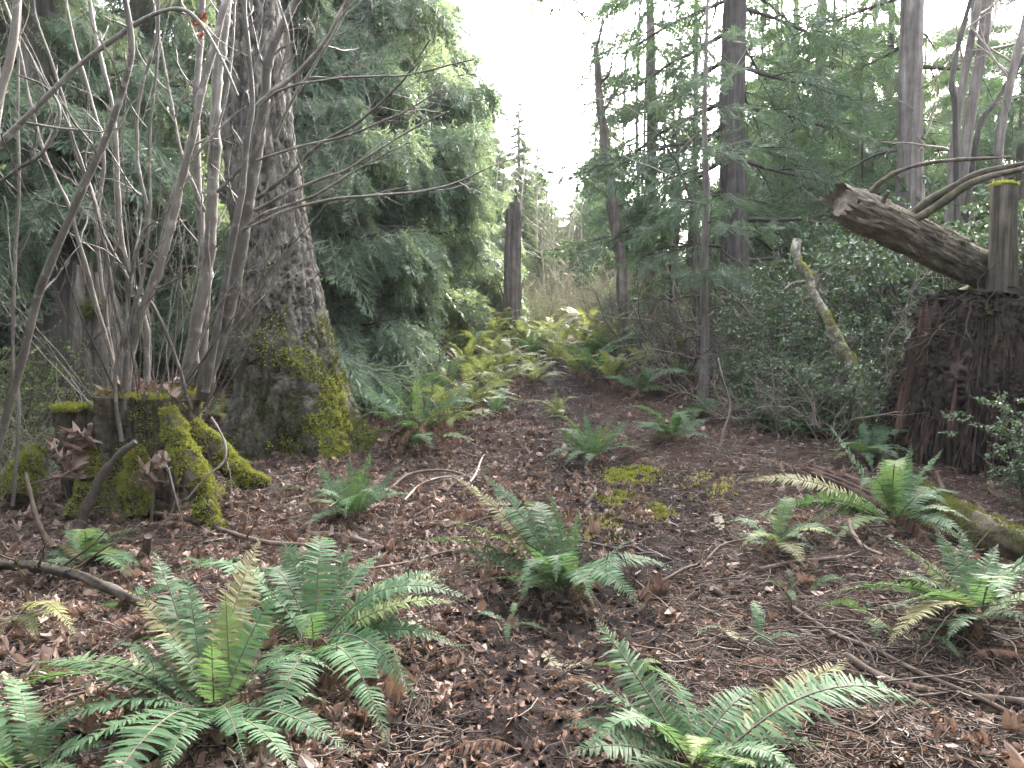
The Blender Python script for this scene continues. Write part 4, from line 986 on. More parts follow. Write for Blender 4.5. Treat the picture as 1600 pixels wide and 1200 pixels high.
# ------------------------------------------------------------------ logs and sticks lying on the ground
def lying(name, label, cat, pts, w0, w1, mat, h=.0, seed=0, sides=12, moss=0, group=None, twigs=0, rough=.35, n=36):
    rng = np.random.default_rng(500 + seed)
    g = np.array([G(x, y) + np.array([0, 0, h]) for x, y in pts]); path = spline(g, n)
    dd = path[:, 1]; rr = np.linspace(w0, w1, n) / 2 * dd / FPX
    gg = gz(path[:, 0], path[:, 1]); path[:, 2] = np.maximum(path[:, 2], gg - rr * .4) + rr * .75
    b = path[n // 2].copy(); t = thing(name, label, cat, b, group); A = Acc()
    A.tube(path, rr, sides, 0, .5, True, lambda p_, a_: (vnoise(np.repeat(p_, len(a_), 0) * np.array([11, 11, 11]) + np.stack([np.cos(np.tile(a_, len(p_))), np.sin(np.tile(a_, len(p_))), 0 * np.tile(a_, len(p_))], -1) * 2, seed) - .5).reshape(len(p_), len(a_)) * rr[:, None] * rough)
    if twigs: twigs_on(A, rng, path, rr, twigs, .5, 0, 0, .7, .1)
    part('bark' if moss else 'wood', A.mesh('wood', M[mat], b), t)
    if moss:
        V, F = acc_quads(A); p, nn_ = surf_samples(rng, V, F, moss, lambda c, nn: np.clip(fbm(c * 5, 2, seed) - .34 + .25 * nn[:, 2], 0, 1) * (nn[:, 2] > -.1))
        part('moss', tufts(rng, p, nn_, .016, None).mesh('moss', M['moss_dull'], b), t, kind='stuff')
    return t
lying('fallen_log', 'mossy fallen log at the right edge below the rotten stump', 'log', [(1395, 812), (1440, 822), (1500, 850), (1560, 880), (1640, 910)], 42, 50, 'mossy_log', .10, 1, 30, 5000, rough=.5)
def splintered_log():
    rng = np.random.default_rng(77); p1 = G(1400, 815) + np.array([0, 0, .10]); p0 = G(1256, 757) + np.array([0, 0, .16]); b = (p0 + p1) / 2; b[2] = gz1(b[0], b[1])
    t = thing('fallen_log', 'short splintered reddish log end poking out left of the tall fern', 'log', b); ax = norm(p1 - p0); sd = norm(np.cross(ax, (0, 0, 1))); up = np.cross(sd, ax)
    for k in range(13):
        a = k / 13 * 6.283; o = (sd * math.cos(a) + up * math.sin(a)) * .055 * (k > 2) + rng.normal(0, .012, 3); e = rng.uniform(-.04, .30)
        q0, q1 = p0 + ax * e + o * .7, p1 + o
        A = trunk_acc([q0, q0 + ax * .12 + rng.normal(0, .006, 3), (q0 + q1) / 2 + rng.normal(0, .01, 3), q1], [.004, .022, .035, .038], 14, 50, lambda pos, a_, tt, rr: -.6 * rr * furrow(np.stack([np.cos(a_) * 2.4, np.sin(a_) * 2.4, tt * 3 + k], -1), 5 + k, .06) + (fbm(pos * 30, 3, k) - .5) * .5 * rr)
        part('splinter', A.mesh('splinter', M['rot_red'], b), t)
splintered_log()
lying('fallen_branch', 'curved pale barkless stick leaning on the right ferns', 'branch', [(1326, 850), (1332, 868), (1350, 890), (1378, 906)], 8, 6, 'stick', .12, 3)
lying('fallen_branch', 'long straight thin stick running to the bottom right corner', 'branch', [(1238, 966), (1300, 1002), (1360, 1030), (1450, 1075), (1530, 1110), (1620, 1150)], 8, 8, 'stick', .03, 4)
lying('fallen_branch', 'thicker brown stick lying below the long straight one at the lower right', 'branch', [(1322, 1046), (1370, 1064), (1420, 1082), (1500, 1090), (1630, 1116)], 13, 10, 'stick', .01, 5)
lying('fallen_branch', 'dark knobbly branch lying among the ferns at the left edge', 'branch', [(-30, 905), (50, 915), (120, 930), (190, 958), (240, 985), (275, 1000)], 16, 13, 'twig_dark', .08, 6, 14, 300, rough=.9, twigs=7)
lying('fallen_branch', 'long thin branch lying across the leaves before the stump', 'branch', [(-10, 790), (100, 800), (200, 808), (300, 822), (360, 842), (420, 862), (520, 868)], 7, 8, 'stick', .04, 7, twigs=6)
lying('fallen_branch', 'pale forked stick below the dead skirted fern', 'branch', [(632, 790), (660, 760), (700, 750), (752, 748)], 4, 2.5, 'bleached', .02, 8, twigs=2)
lying('fallen_branch', 'short bleached upright sticks right of the dead skirted fern', 'branch', [(735, 762), (745, 745), (752, 725), (760, 712)], 4, 2.5, 'bleached', .03, 9)
lying('fallen_branch', 'thin dark stick crossing the path beside the central fern', 'branch', [(900, 838), (960, 848), (1020, 862), (1050, 872)], 5, 4, 'twig_dark', .02, 10)
lying('fallen_branch', 'curving pale twig with forks right of the central fern', 'branch', [(1020, 920), (1070, 905), (1100, 882), (1130, 860), (1190, 848)], 5, 4, 'stick', .03, 11, twigs=5)
lying('fallen_branch', 'dark half buried root crossing the path', 'branch', [(1090, 925), (1110, 932), (1140, 940), (1165, 936)], 12, 9, 'root', -.01, 12)
lying('fallen_branch', 'dark stick under the right hand fern', 'branch', [(1440, 985), (1500, 990), (1570, 990), (1640, 1005)], 9, 10, 'stick', .02, 13)
lying('fallen_branch', 'thin stick with side twigs left of the path centre', 'branch', [(580, 905), (640, 885), (700, 868), (770, 858)], 4, 5, 'stick', .03, 14, twigs=3)
lying('fallen_branch', 'thick short stick half under leaves left of the lone fern', 'branch', [(480, 838), (530, 842), (560, 850), (600, 858)], 13, 12, 'stick', -.01, 15)
lying('fallen_branch', 'curled mossy twig beside the moss patch', 'branch', [(915, 790), (926, 775), (930, 762), (920, 752), (900, 748)], 6, 5, 'mossy_log', .02, 16)
lying('fallen_branch', 'long thin grey branch arching over litter under the fir', 'branch', [(560, 770), (600, 775), (640, 752), (700, 742), (755, 760)], 5, 4, 'stick', .05, 17)
lying('fallen_branch', 'dark stick lying across the litter left of the rotten stump', 'branch', [(1180, 905), (1240, 892), (1290, 885), (1330, 880)], 8, 6, 'stick', .03, 18)

def upright_stick(label, pts, w0, w1, d, mat, seed):
    path = pxstem(pts, d, d, 24); g = G(*pts[0]); path = path + (g - path[0]) * np.linspace(1, .0, 24)[:, None]; b = path[0].copy()
    t = thing('broken_stick', label, 'stick', b); A = Acc(); rr = np.linspace(w0, w1, 24) / 2 * d / FPX
    A.tube(path, rr, 12, 0, .5, True, lambda p_, a_: (vnoise(p_ * 18, seed) - .5)[:, None] * rr[:, None] * .7 * np.ones(len(a_)))
    part('wood', A.mesh('wood', M[mat], b), t)
upright_stick('dark broken forked stick leaning right in front of the cut stump', [(122, 832), (138, 790), (158, 748), (182, 715), (212, 690)], 17, 9, 5.6, 'twig_dark', 1)
upright_stick('small mossy stub standing in litter at the lower left', [(228, 868), (229, 855), (231, 838)], 13, 12, 5.0, 'mossy_log', 2)
upright_stick('thin pale stick leaning left of the rotten stump base', [(1482, 806), (1476, 775), (1462, 736)], 7, 6, 6.4, 'stick', 3)
upright_stick('thin dark bare seedling standing right of the blue green ferns', [(1122, 720), (1130, 680), (1140, 640), (1128, 590), (1122, 560)], 4, 2, 8.6, 'twig_dark', 4)
upright_stick('crooked dark stick left of the dark upright stub', [(80, 862), (60, 820), (52, 790), (40, 740)], 10, 6, 5.5, 'stick', 5)

# ------------------------------------------------------------------ sword ferns
def frond_acc(path, width, pairs, rng, droop=.12, t0=.14, missing=.02, fold=.12, tw=.19, stalk=None):
    """pinnate frond along a path; returns blades (mi 0) and stalk (mi 1)"""
    A = Acc(); n = len(path); s = np.linspace(0, 1, n)
    T = norm(np.gradient(path, axis=0)); upv = np.array([0, 0, 1.0])
    S = np.cross(T, upv); l = np.linalg.norm(S, axis=1, keepdims=True)
    S = np.where(l < .15, np.array([[1.0, 0, 0]]), S); S = norm(S)
    roll = rng.normal(0, .3); Nn = np.cross(S, T); S2 = S * math.cos(roll) + Nn * math.sin(roll); Nn = np.cross(S2, T); S = S2
    t = t0 + (1 - t0) * (np.arange(pairs) + .5) / pairs
    sp = (1 - t0) / pairs * np.sum(np.linalg.norm(np.diff(path, axis=0), axis=1))
    t = np.repeat(t, 2); sg = np.tile([-1.0, 1.0], pairs); t = np.clip(t + sg * .25 / pairs + rng.normal(0, .1 / pairs, len(t)), 0, 1)
    gap = rng.uniform(.2, 1.3); keep = (rng.random(len(t)) > missing) & ~((np.abs(t - gap) < rng.uniform(.01, .05)) & (sg == rng.choice([-1, 1]))); t = t[keep]; sg = sg[keep]; K = len(t)
    it = lambda Q: np.stack([np.interp(t, s, Q[:, j]) for j in range(3)], -1)
    p, Tt, St, Nt = it(path), norm(it(T)), norm(it(S)), norm(it(Nn))
    u = (t - t0) / (1 - t0)
    prof = np.minimum(1, (u + .10) / .28) ** .6 * np.clip((1 - u) / .52, 0.0, 1) ** .85 + .03
    L = width * prof * rng.uniform(.86, 1.1, K)
    a = .12 + .55 * u ** 2 + rng.normal(0, .09, K)
    fd = fold + rng.normal(0, .10, K)
    D = norm(St * (sg * np.cos(a))[:, None] + Tt * np.sin(a)[:, None] + Nt * fd[:, None])
    E = norm(Tt - D * np.sum(Tt * D, 1, keepdims=True)); Nl = np.cross(D, E) * sg[:, None]
    w_ = rng.normal(0, tw, K)[:, None]; E = norm(E * np.cos(w_) + Nl * np.sin(w_)); Nl = np.cross(D, E) * sg[:, None]
    hw = (sp * .52 * rng.uniform(.8, 1.1, K) * np.clip(L / width * 1.5, .35, 1))[:, None]; Lc = L[:, None]
    dr = -droop - .10 * rng.random(K)[:, None]
    dv = np.tile(np.array([0, 0, 1.0]), (K, 1))
    c0 = p; c1 = p + D * Lc * .42 + dv * (dr * Lc * .16) + E * Lc * .02; c2 = p + D * Lc * .80 + dv * (dr * Lc * .65) + E * Lc * .06; c3 = p + D * Lc + dv * (dr * Lc * 1.1) + E * Lc * .10
    V = np.stack([c0 - E * hw * .75, c0 + E * hw * .95, c1 - E * hw * .85 , c1 + E * hw * .85, c2 - E * hw * .5, c2 + E * hw * .5, c3], 1)
    base = np.arange(K)[:, None] * 7
    Q = np.stack([base + np.array([0, 1, 3, 2]), base + np.array([2, 3, 5, 4])], 1).reshape(-1, 4); R = (base + np.array([4, 5, 6])).reshape(-1, 3)
    tint = np.repeat(np.clip(rng.normal(.5, .22, K), 0, 1), 7)
    A.add(V.reshape(-1, 3), Q, 0, tint); A.F.setdefault((3, 0), []).append(R + A.n - K * 7)
    (A if stalk is None else stalk).tube(path, np.linspace(.0042, .0012, n) * (width / .07) ** .5, 4, 1 if stalk is None else 0, .5, False)
    return A
def bez(a, c, b, n=22):
    t = np.linspace(0, 1, n)[:, None]; return (1 - t) ** 2 * a + 2 * t * (1 - t) * c + t * t * b

FROND_STALK = M['stick']
def frond_variant(seed, arch, mat, width=.105, pairs=34, L=1.0):
    """unit frond growing from the origin along +Y, rising then arching over"""
    rng = np.random.default_rng(seed)
    a = np.zeros(3); b = np.array([rng.normal(0, .10), L * math.cos(arch * .75), L * (math.sin(arch) * .55)]); c = np.array([0, L * .32, L * (.32 + .45 * arch)])
    return frond_acc(bez(a, c, b, 18), width, pairs, rng, droop=.10, missing=.04).mesh('frond', [M[mat], FROND_STALK], smooth=False)
FR = {}
for mat, n in (('fern', 8), ('fern_sun', 5), ('fern_dead', 4)):
    FR[mat] = [frond_variant(700 + k, [.25, .45, .65, .85, 1.0, .55, .75, .35][k], mat, .10, 46) for k in range(n)]
def dead_hang(seed):
    rng = np.random.default_rng(seed); a = np.zeros(3); b = np.array([rng.normal(0, .08), .55, -.42]); c = np.array([0, .34, .12])
    return frond_acc(bez(a, c, b, 16), .055, 34, rng, droop=.6, missing=.15, tw=.7, fold=-.3).mesh('frond', [M['fern_dead'], FROND_STALK], smooth=False)
FR['hang'] = [dead_hang(740 + k) for k in range(4)]

def fern_simple(label, px, py, size, n, mat='fern', group=None, dead=0, seed=0, name='sword_fern', pos=None, flat=0.0, up=0.0):
    rng = np.random.default_rng(2000 + seed); b = G(px, py) if pos is None else np.asarray(pos, float)
    t = thing(name, label, 'fern', b - np.array([0, 0, .02]), group)
    for k in range(n):
        me = FR[mat][rng.integers(len(FR[mat]))]; a = k / n * 6.283 + rng.uniform(-.35, .35); L = size * rng.uniform(.7, 1.15)
        o = part('frond', me, t, (rng.normal(0, .02), rng.normal(0, .02), .02), (rng.normal(.05 - flat + up, .14), rng.normal(0, .15), a), (L * rng.uniform(.75, 1.0), L, L))
    for k in range(dead):
        me = FR['hang'][rng.integers(4)]; a = rng.uniform(0, 6.283); L = size * rng.uniform(.6, 1.0)
        part('frond', me, t, (0, 0, size * .12), (rng.normal(0, .2), 0, a), L, label='dead brown frond hanging in the skirt of the fern' if k == 0 else None)
    return t

def fern_drawn(label, base_px, tips, L0, width=.075, pairs=52, mat='fern', seed=0, dead=0, extra=9, base_h=.03, group=None, arch=.32, special=None, name='sword_fern'):
    """a fern whose fronds reach the photographed tips; each frond keeps about its natural length, leaning toward or away to do so"""
    rng = np.random.default_rng(3000 + seed); b = G(*base_px); t = thing(name, label, 'fern', b, group)
    for k, tp in enumerate(tips):
        x, y = tp[0], tp[1]; d0 = b[1]
        flat = P(x, y, d0) - b; off = math.hypot(flat[0], flat[2])
        L = L0 * rng.uniform(.9, 1.1)
        dep = math.sqrt(max(L * L * .8 - off * off, .0))
        if len(tp) > 2: dep = tp[2]
        else:
            dep = -dep * rng.uniform(.5, .9) if y > base_px[1] - 40 else dep * rng.uniform(-.7, .5)
        d = max(d0 + dep, 1.6); T = P(x, y, d)
        for _ in range(40):
            if T[2] > gz1(T[0], T[1]) + .05: break
            d -= .06; T = P(x, y, d)
        bb = b + np.array([rng.normal(0, .025), rng.normal(0, .025), base_h])
        ln = np.linalg.norm(T - bb); ar = tp[3] if len(tp) > 3 else arch * rng.uniform(.7, 1.2)
        steep = (T[2] - bb[2]) / ln
        c = bb + (T - bb) * .48 + np.array([0, 0, ln * ar * (1 - .55 * max(steep, 0))])
        SA = Acc()
        me = frond_acc(bez(bb, c, T, 26), width * 1.42 * rng.uniform(.88, 1.1) * min(1.15, max(.6, ln / L0)), int(1.02 * pairs * min(1.2, max(.5, ln / L0))), rng, droop=.14, stalk=SA).mesh('frond', M[mat], b, smooth=False)
        if k % 6 == 4: me.materials[0] = M['fern_old']
        part('stalk', SA.mesh('stalk', FROND_STALK, b), part('frond', me, t))
    for k in range(extra):
        me = FR[mat if mat in FR else 'fern'][rng.integers(5)]; a = rng.uniform(0, 6.283)
        L = L0 * rng.uniform(.6, 1.1); part('frond', me, t, (0, 0, .02), (rng.normal(-.05, .15), rng.normal(0, .15), a), (L * 1.2, L, L))
    for k in range(dead):
        me = FR['hang'][rng.integers(4)]; a = rng.uniform(0, 6.283)
        part('frond', me, t, (0, 0, base_h + .06), (rng.normal(0, .2), 0, a), L0 * rng.uniform(.6, 1.0))
    return t

fern_drawn('large bright green fern filling the bottom left corner', (335, 1150), [(240, 862, .45), (178, 1003, .1, .5), (98, 1078, -.1, .45), (-10, 1092, -.05, .4), (-15, 1145, -.15), (25, 1168, -.3), (60, 1215, -.45), (250, 1225, -.6), (352, 925, .15), (440, 915, .25), (405, 845, .6), (150, 1210, -.5), (560, 1185, -.35), (470, 1215, -.5), (30, 1040, .1), (290, 890, .35, .2), (210, 930, .25, .3), (520, 1100, .0, .4), (330, 1000, -.1, .15), (10, 1075, .15, .4)], .85, .078, 54, seed=1, dead=6)
fern_drawn('low fern cut off by the very bottom left edge of the clearing', (40, 1225), [(-30, 1060, .1, .4), (-40, 1110, .0, .4), (118, 1105, .2, .35), (165, 1165, .0, .4), (20, 1080, .25, .3), (70, 1120, .1, .3), (-30, 1170, -.1, .3), (130, 1220, -.2, .3)], .65, .075, 48, seed=31, dead=3, extra=4)
fern_drawn('spreading fern with many arching fronds just left of the path in the foreground', (490, 1040), [(716, 942, .15, .35), (692, 892, .35, .4), (662, 1112, -.35, .5), (612, 1180, -.55, .45), (640, 1030, -.1, .4), (548, 850, .6), (605, 862, .55), (440, 846, .6), (660, 968, .1, .3), (700, 905, .45, .35), (500, 868, .55), (585, 1000, -.2, .3), (420, 1180, -.5), (700, 1000, .0, .3), (385, 900, .4)], .85, .072, 54, seed=2, dead=4)
fern_drawn('bright fern with broad fronds at the bottom centre right', (1085, 1215), [(928, 963, .30, .12), (900, 1062, .1, .3), (880, 1135, .0, .35), (885, 1180, -.15, .35), (1325, 1028, .3, .12), (1462, 1108, .05, .5), (1190, 1075, .35), (1330, 1190, -.1, .4), (960, 1215, -.3), (1250, 1215, -.3), (1040, 1100, .3), (1180, 1200, -.4)], .68, .085, 46, seed=3, dead=2)
fern_drawn('fern with upright dark fronds in the middle of the picture beside the path', (885, 925), [(856, 755, .1, .1), (905, 790, .2, .1), (1003, 828, .05, .08), (930, 842, -.15, .06), (702, 740, .35, .3), (752, 738, .4, .25), (668, 815, .15, .4), (700, 862, .1, .3), (640, 850, .2, .35), (760, 905, -.2, .25), (690, 890, .0, .3), (800, 930, -.3, .3), (770, 770, .4, .2), (820, 850, -.2, .3), (940, 900, -.3, .2)], .85, .062, 56, seed=4, dead=5)
fern_drawn('fern with pale arching fronds by the right edge below the mossy log', (1530, 985), [(1358, 828, .25, .3), (1395, 892, .0, .3), (1460, 822, .35, .1), (1500, 828, .4, .1), (1385, 1012, -.45, .35), (1290, 930, -.1, .3), (1400, 950, -.3, .3), (1625, 872, .2, .3), (1640, 930, -.1, .3), (1610, 970, -.3, .3), (1430, 870, .4, .2), (1560, 850, .4, .15), (1480, 1000, -.4)], .85, .075, 52, seed=5, dead=5, extra=4)
fern_drawn('tall fern with one long upright frond before the rotten stump', (1395, 838), [(1288, 655, .1, .12), (1475, 700, .1, .15), (1425, 692, .2, .1), (1380, 712, -.1, .1), (1155, 755, .3, .35), (1140, 832, -.1, .35), (1330, 770, .3, .2), (1210, 800, -.2, .35), (1300, 850, -.4, .3), (1500, 790, .0, .3), (1450, 760, .2, .15)], .95, .075, 56, seed=6, dead=6)
fern_drawn('upright fern with a dead brown skirt right of the mossy fir', (660, 712), [(585, 590, 0, .15), (605, 600, .1, .12), (650, 575, .1, .1), (680, 590, .2, .12), (712, 585, .2, .15), (742, 620, .1, .3), (728, 600, .25, .2), (755, 660, -.1, .4), (560, 610, .2, .2), (620, 640, -.3, .1), (690, 640, -.3, .2), (700, 610, 0, .2)], .95, .075, 46, seed=7, dead=30, base_h=.25)
fern_drawn('lone fern with ragged dull fronds on the leaf litter left of the path', (556, 815), [(492, 722, .1, .12), (580, 702, .2, .1), (545, 715, .15, .1), (625, 728, .2, .15), (508, 770, -.15, .2), (610, 760, .0, .2), (560, 730, -.1, .1), (525, 735, .2, .12)], .7, .07, 46, seed=8, dead=4)
fern_drawn('small blue green fern standing in the middle of the slope by the path', (925, 722), [(862, 690, .0, .35), (912, 640, .1, .1), (905, 652, -.1, .1), (985, 655, .2, .25), (960, 650, .2, .1), (885, 668, .2, .25), (1000, 690, .1, .3), (940, 660, -.2, .15), (880, 720, -.3, .4), (870, 675, -.2, .3)], .75, .07, 46, seed=9, dead=4)
fern_drawn('blue green fern right of the one in mid slope', (1050, 690), [(985, 660, .1, .35), (1030, 640, .0, .2), (1075, 638, .1, .15), (1110, 655, .2, .3), (1005, 690, -.2, .35), (1120, 690, -.1, .35), (1055, 632, .2, .1)], .75, .07, 44, seed=10, dead=3)
fern_drawn('fern at the foot of the thin sapling', (1110, 655), [(1060, 640, .1, .3), (1090, 625, .0, .2), (1125, 618, .1, .15), (1160, 640, .2, .3), (1150, 660, -.1, .35), (1080, 660, -.2, .35)], .75, .07, 44, seed=11, dead=3)
fern_drawn('fern with silvery fronds drooping left under the dark bare stems', (1000, 620), [(952, 598, .1, .4), (970, 575, .2, .3), (960, 610, -.2, .4), (1040, 590, .2, .3), (1010, 565, .2, .2), (1050, 615, -.1, .4)], .95, .08, 44, seed=12, dead=3)
fern_drawn('low fern half covered by twigs at the left below the stump', (130, 880), [(62, 868, .0, .3), (188, 852, -.1, .4), (150, 838, .2, .3), (225, 826, .3, .35), (90, 850, .1, .3), (60, 905, -.2, .3), (205, 900, -.1, .3)], .6, .07, 42, seed=13, dead=4)
fern_drawn('yellowing small fern at the far left edge', (30, 990), [(120, 996, -.1, .5), (85, 962, .1, .3), (-20, 980, 0, .3), (60, 1005, -.2, .3), (-10, 1010, -.2, .3)], .45, .04, 34, mat='fern_sun', seed=14, extra=0)
fern_drawn('small fern with few fronds beside the dirt mound', (775, 655), [(740, 640, .1, .35), (765, 622, .1, .2), (800, 622, .1, .2), (815, 640, .0, .35), (750, 655, -.2, .3)], .7, .07, 40, seed=15, dead=2)
fern_drawn('small yellow green fern sprig on the bare slope of the path', (872, 648), [(850, 622, .1, .3), (868, 606, .1, .2), (890, 630, .1, .3), (895, 645, -.1, .3)], .5, .06, 30, mat='fern_sun', seed=16)
fern_drawn('fern half hidden in shade at the foot of the rotten stump', (1350, 720), [(1290, 690, .1, .35), (1330, 670, .1, .2), (1370, 660, .1, .2), (1390, 690, 0, .3), (1300, 720, -.2, .3), (1400, 720, -.2, .3)], .75, .07, 44, seed=17, dead=3)
fern_drawn('fern behind the mossy root between the stump and the fir', (345, 660), [(330, 615, .1, .2), (350, 605, .2, .1), (370, 625, .1, .3), (320, 640, 0, .3)], .5, .07, 34, mat='fern_sun', seed=18)
fern_drawn('flattened fern with brownish fronds in the litter right of the path', (1215, 870), [(1140, 835, .1, .3), (1170, 850, -.1, .3), (1230, 830, .2, .3), (1280, 862, .1, .3), (1260, 890, -.2, .3)], .5, .05, 40, seed=19, dead=4)
crest = [(690, 560, 1.05), (725, 585, .95), (760, 600, .9), (700, 605, .8), (745, 560, 1.1), (785, 580, .95), (720, 545, 1.1), (765, 545, 1.0), (830, 550, .9), (850, 540, .95), (870, 555, .85), (830, 570, .7), (905, 548, .9), (925, 575, 1.1), (945, 555, 1.2), (955, 590, .95), (965, 535, 1.2), (900, 575, .7), (985, 545, 1.1), (1060, 560, 1.1), (1085, 545, 1.0), (880, 530, .9), (935, 530, 1.1), (1030, 545, 1.0), (675, 575, .8), (655, 600, .7), (1010, 570, .9), (700, 530, 1.1), (740, 528, 1.2), (815, 535, 1.0), (860, 525, 1.1), (785, 525, 1.1), (915, 520, 1.2), (960, 560, 1.1), (990, 525, 1.2), (1040, 530, 1.2), (1075, 525, 1.2), (680, 540, 1.1), (710, 565, 1.1), (640, 560, 1.0), (620, 580, .9), (770, 565, .9), (930, 550, 1.1)]
for k, (x, y, s) in enumerate(crest):
    fern_simple('yellow green sunlit fern on the crest ' + ('left of the snag' if x < 795 else 'just right of the snag around the path' if x < 915 else 'right of the path under the dark bare stems'), x, y + 12, s * .9, 17, 'fern_sun' if k % 5 != 3 else 'fern', 'sunlit ferns on the crest', 3, 50 + k, up=.22)
for k, (x, y, s) in enumerate([(1170, 660, .7), (1215, 680, .7), (1260, 690, .7), (1160, 610, .9), (1210, 620, .9), (1075, 600, .9), (1130, 600, 1.0), (1310, 650, .9), (620, 640, .8)]):
    fern_simple('shaded green fern at the edge of the evergreen thicket', x, y, s, 11, 'fern', 'shaded ferns at the thicket edge', 3, 90 + k)
for k, (x, y, s, lab) in enumerate([(615, 668, 1.0, 'green fern close to the right foot of the mossy fir'), (705, 672, .9, 'fern behind the one with the dead brown skirt'), (640, 628, 1.0, 'upper fern beside the mossy fir under the drooping cedar'), (735, 640, .9, 'green fern just left of the dirt mound'),
                                   (690, 636, 1.0, 'yellowish fern between the cedar and the dirt mound'), (775, 622, .9, 'yellow green fern at the left edge of the rising path'), (600, 610, 1.0, 'fern half under the drooping cedar right of the fir'), (835, 600, .7, 'small fern in the middle of the path below the snag')]):
    fern_simple(lab, x, y, s, 14, 'fern' if k % 2 == 0 else 'fern_sun', None, 6, 200 + k)
for k, (x, y, s) in enumerate([(200, 960, .35), (330, 900, .3), (450, 770, .3), (600, 1060, .3), (1180, 1010, .35), (1420, 1010, .3), (800, 980, .3), (980, 1040, .25), (60, 760, .5), (1240, 940, .3), (1360, 960, .3)]):
    fern_simple('small loose green frond cluster lying on the litter', x, y, s, 4, 'fern', 'small fern scraps on the litter', 0, 120 + k, 'fern_scrap', None, .25)

# ------------------------------------------------------------------ leaf litter
def maple_leaf(seed):
    """five lobed dry leaf, curled: fan of triangles"""
    rng = np.random.default_rng(seed)
    ang = np.array([-90, -68, -20, -38, 8, 18, 26, 48, 55, 66, 78, 90, 102, 114, 125, 132, 154, 162, 172, 218, 200, 248]); rr = np.array([.14, .50, .74, .62, .98, .74, .66, .95, .80, .70, .93, 1.1, .93, .70, .80, .95, .66, .74, .98, .62, .74, .50])
    ang = np.radians(ang); order = np.argsort(ang); ang, rr = ang[order], rr[order] * rng.uniform(.85, 1.12, len(ang))
    V = np.stack([rr * np.cos(ang) * .5, rr * np.sin(ang) * .5, 0 * ang], -1); V = np.vstack([V, [(0, -.05, 0)]])
    V[:, 0] *= rng.uniform(.7, 1.0); n = len(ang)
    V = np.vstack([V[:n], V[:n] * .5 + rng.normal(0, .02, (n, 3)) * (1, 1, 0), V[n:]])
    k1, k2, ph = rng.choice([-1, 1]) * rng.uniform(.4, 2.6), rng.uniform(-1.2, 1.4), rng.uniform(0, 3.14)
    u = V[:, 0] * math.cos(ph) + V[:, 1] * math.sin(ph); v = -V[:, 0] * math.sin(ph) + V[:, 1] * math.cos(ph)
    q = np.stack([V[:, 0] * 5, V[:, 1] * 5, np.full(len(V), seed * 3.7)], -1)
    V[:, 2] = k1 * u * u + k2 * v * v * .6 + (fbm(q, 2, seed) - .5) * .42 + .28 * np.abs(V[:, 0]) * rng.uniform(-1, 1)
    V[:, :2] *= (1 - .35 * np.clip(np.abs(V[:, 2:]), 0, 1))
    F = np.array([t for k in range(n) for t in ((k, (k + 1) % n, n + k), ((k + 1) % n, n + (k + 1) % n, n + k), (n + k, n + (k + 1) % n, 2 * n))])
    return V, F
LEAVES = [maple_leaf(800 + k) for k in range(10)]
def crumple(k):
    V, F = LEAVES[k]; V = V.copy(); rng = np.random.default_rng(870 + k)
    q = V * 4 + k * 5; V = V * np.array([.75, .75, 1.6]) + (np.stack([fbm(q + 11, 2, 1), fbm(q + 23, 2, 2), fbm(q + 31, 2, 3)], -1) - .5) * .75
    a = V[:, 0] * 3.2; V = np.stack([np.sin(a) / 3.2, V[:, 1], V[:, 2] + (1 - np.cos(a)) / 3.2], -1); return V, F
def strip_leaf(seed):
    rng = np.random.default_rng(seed); u = np.linspace(-.5, .5, 5); c = rng.choice([-1, 1]) * rng.uniform(.1, 1.0)
    w = .16 * (1 - (2 * u) ** 2 * .85) + .01
    bd = rng.normal(0, .5); w = w * rng.uniform(.6, 1.3, 5)
    V = np.vstack([np.stack([w + bd * u * u, u, c * u * u + rng.normal(0, .04, 5)], -1), np.stack([-w + bd * u * u, u, c * u * u + rng.normal(.05, .05, 5)], -1)])
    F = np.array([t for k in range(4) for t in ((k, k + 1, k + 6), (k, k + 6, k + 5))]); return V, F
SCRAPS = [strip_leaf(830 + k) for k in range(9)]

def litter_points(rng, K, xr, yr, fn):
    out = []
    while sum(len(o) for o in out) < K:
        n = K * 2; y = yr[0] + (yr[1] - yr[0]) * rng.random(n) ** 1.25; x = (rng.random(n) * 2 - 1) * (.74 * y + .4)
        m = rng.random(n) < fn(x, y); out.append(np.stack([x[m], y[m]], -1))
    return np.vstack(out)[:K]
def leaf_density(x, y):
    pm = path_mask(x, y); cl = fbm(np.stack([x * 1.1, y * 1.1, 0 * x], -1), 3, 71)
    left = sstep(.4, -.5, x - np.interp(y, PATH_PTS[:, 1], PATH_PTS[:, 0]))
    return np.clip((.24 + .76 * left) * sstep(.34, .56, cl + .12 * left) * (1 - (.85 - .45 * sstep(4.5, 7, y)) * pm) * (1 + .6 * sstep(6, 9, y)), 0.015, 1)
def twig_density(x, y): return np.clip(.9 - (.55 + .4 * sstep(5.5, 4, y)) * path_mask(x, y) * (fbm(np.stack([x * 2, y * 2, 0 * x], -1), 2, 13) > .40), .06, 1)

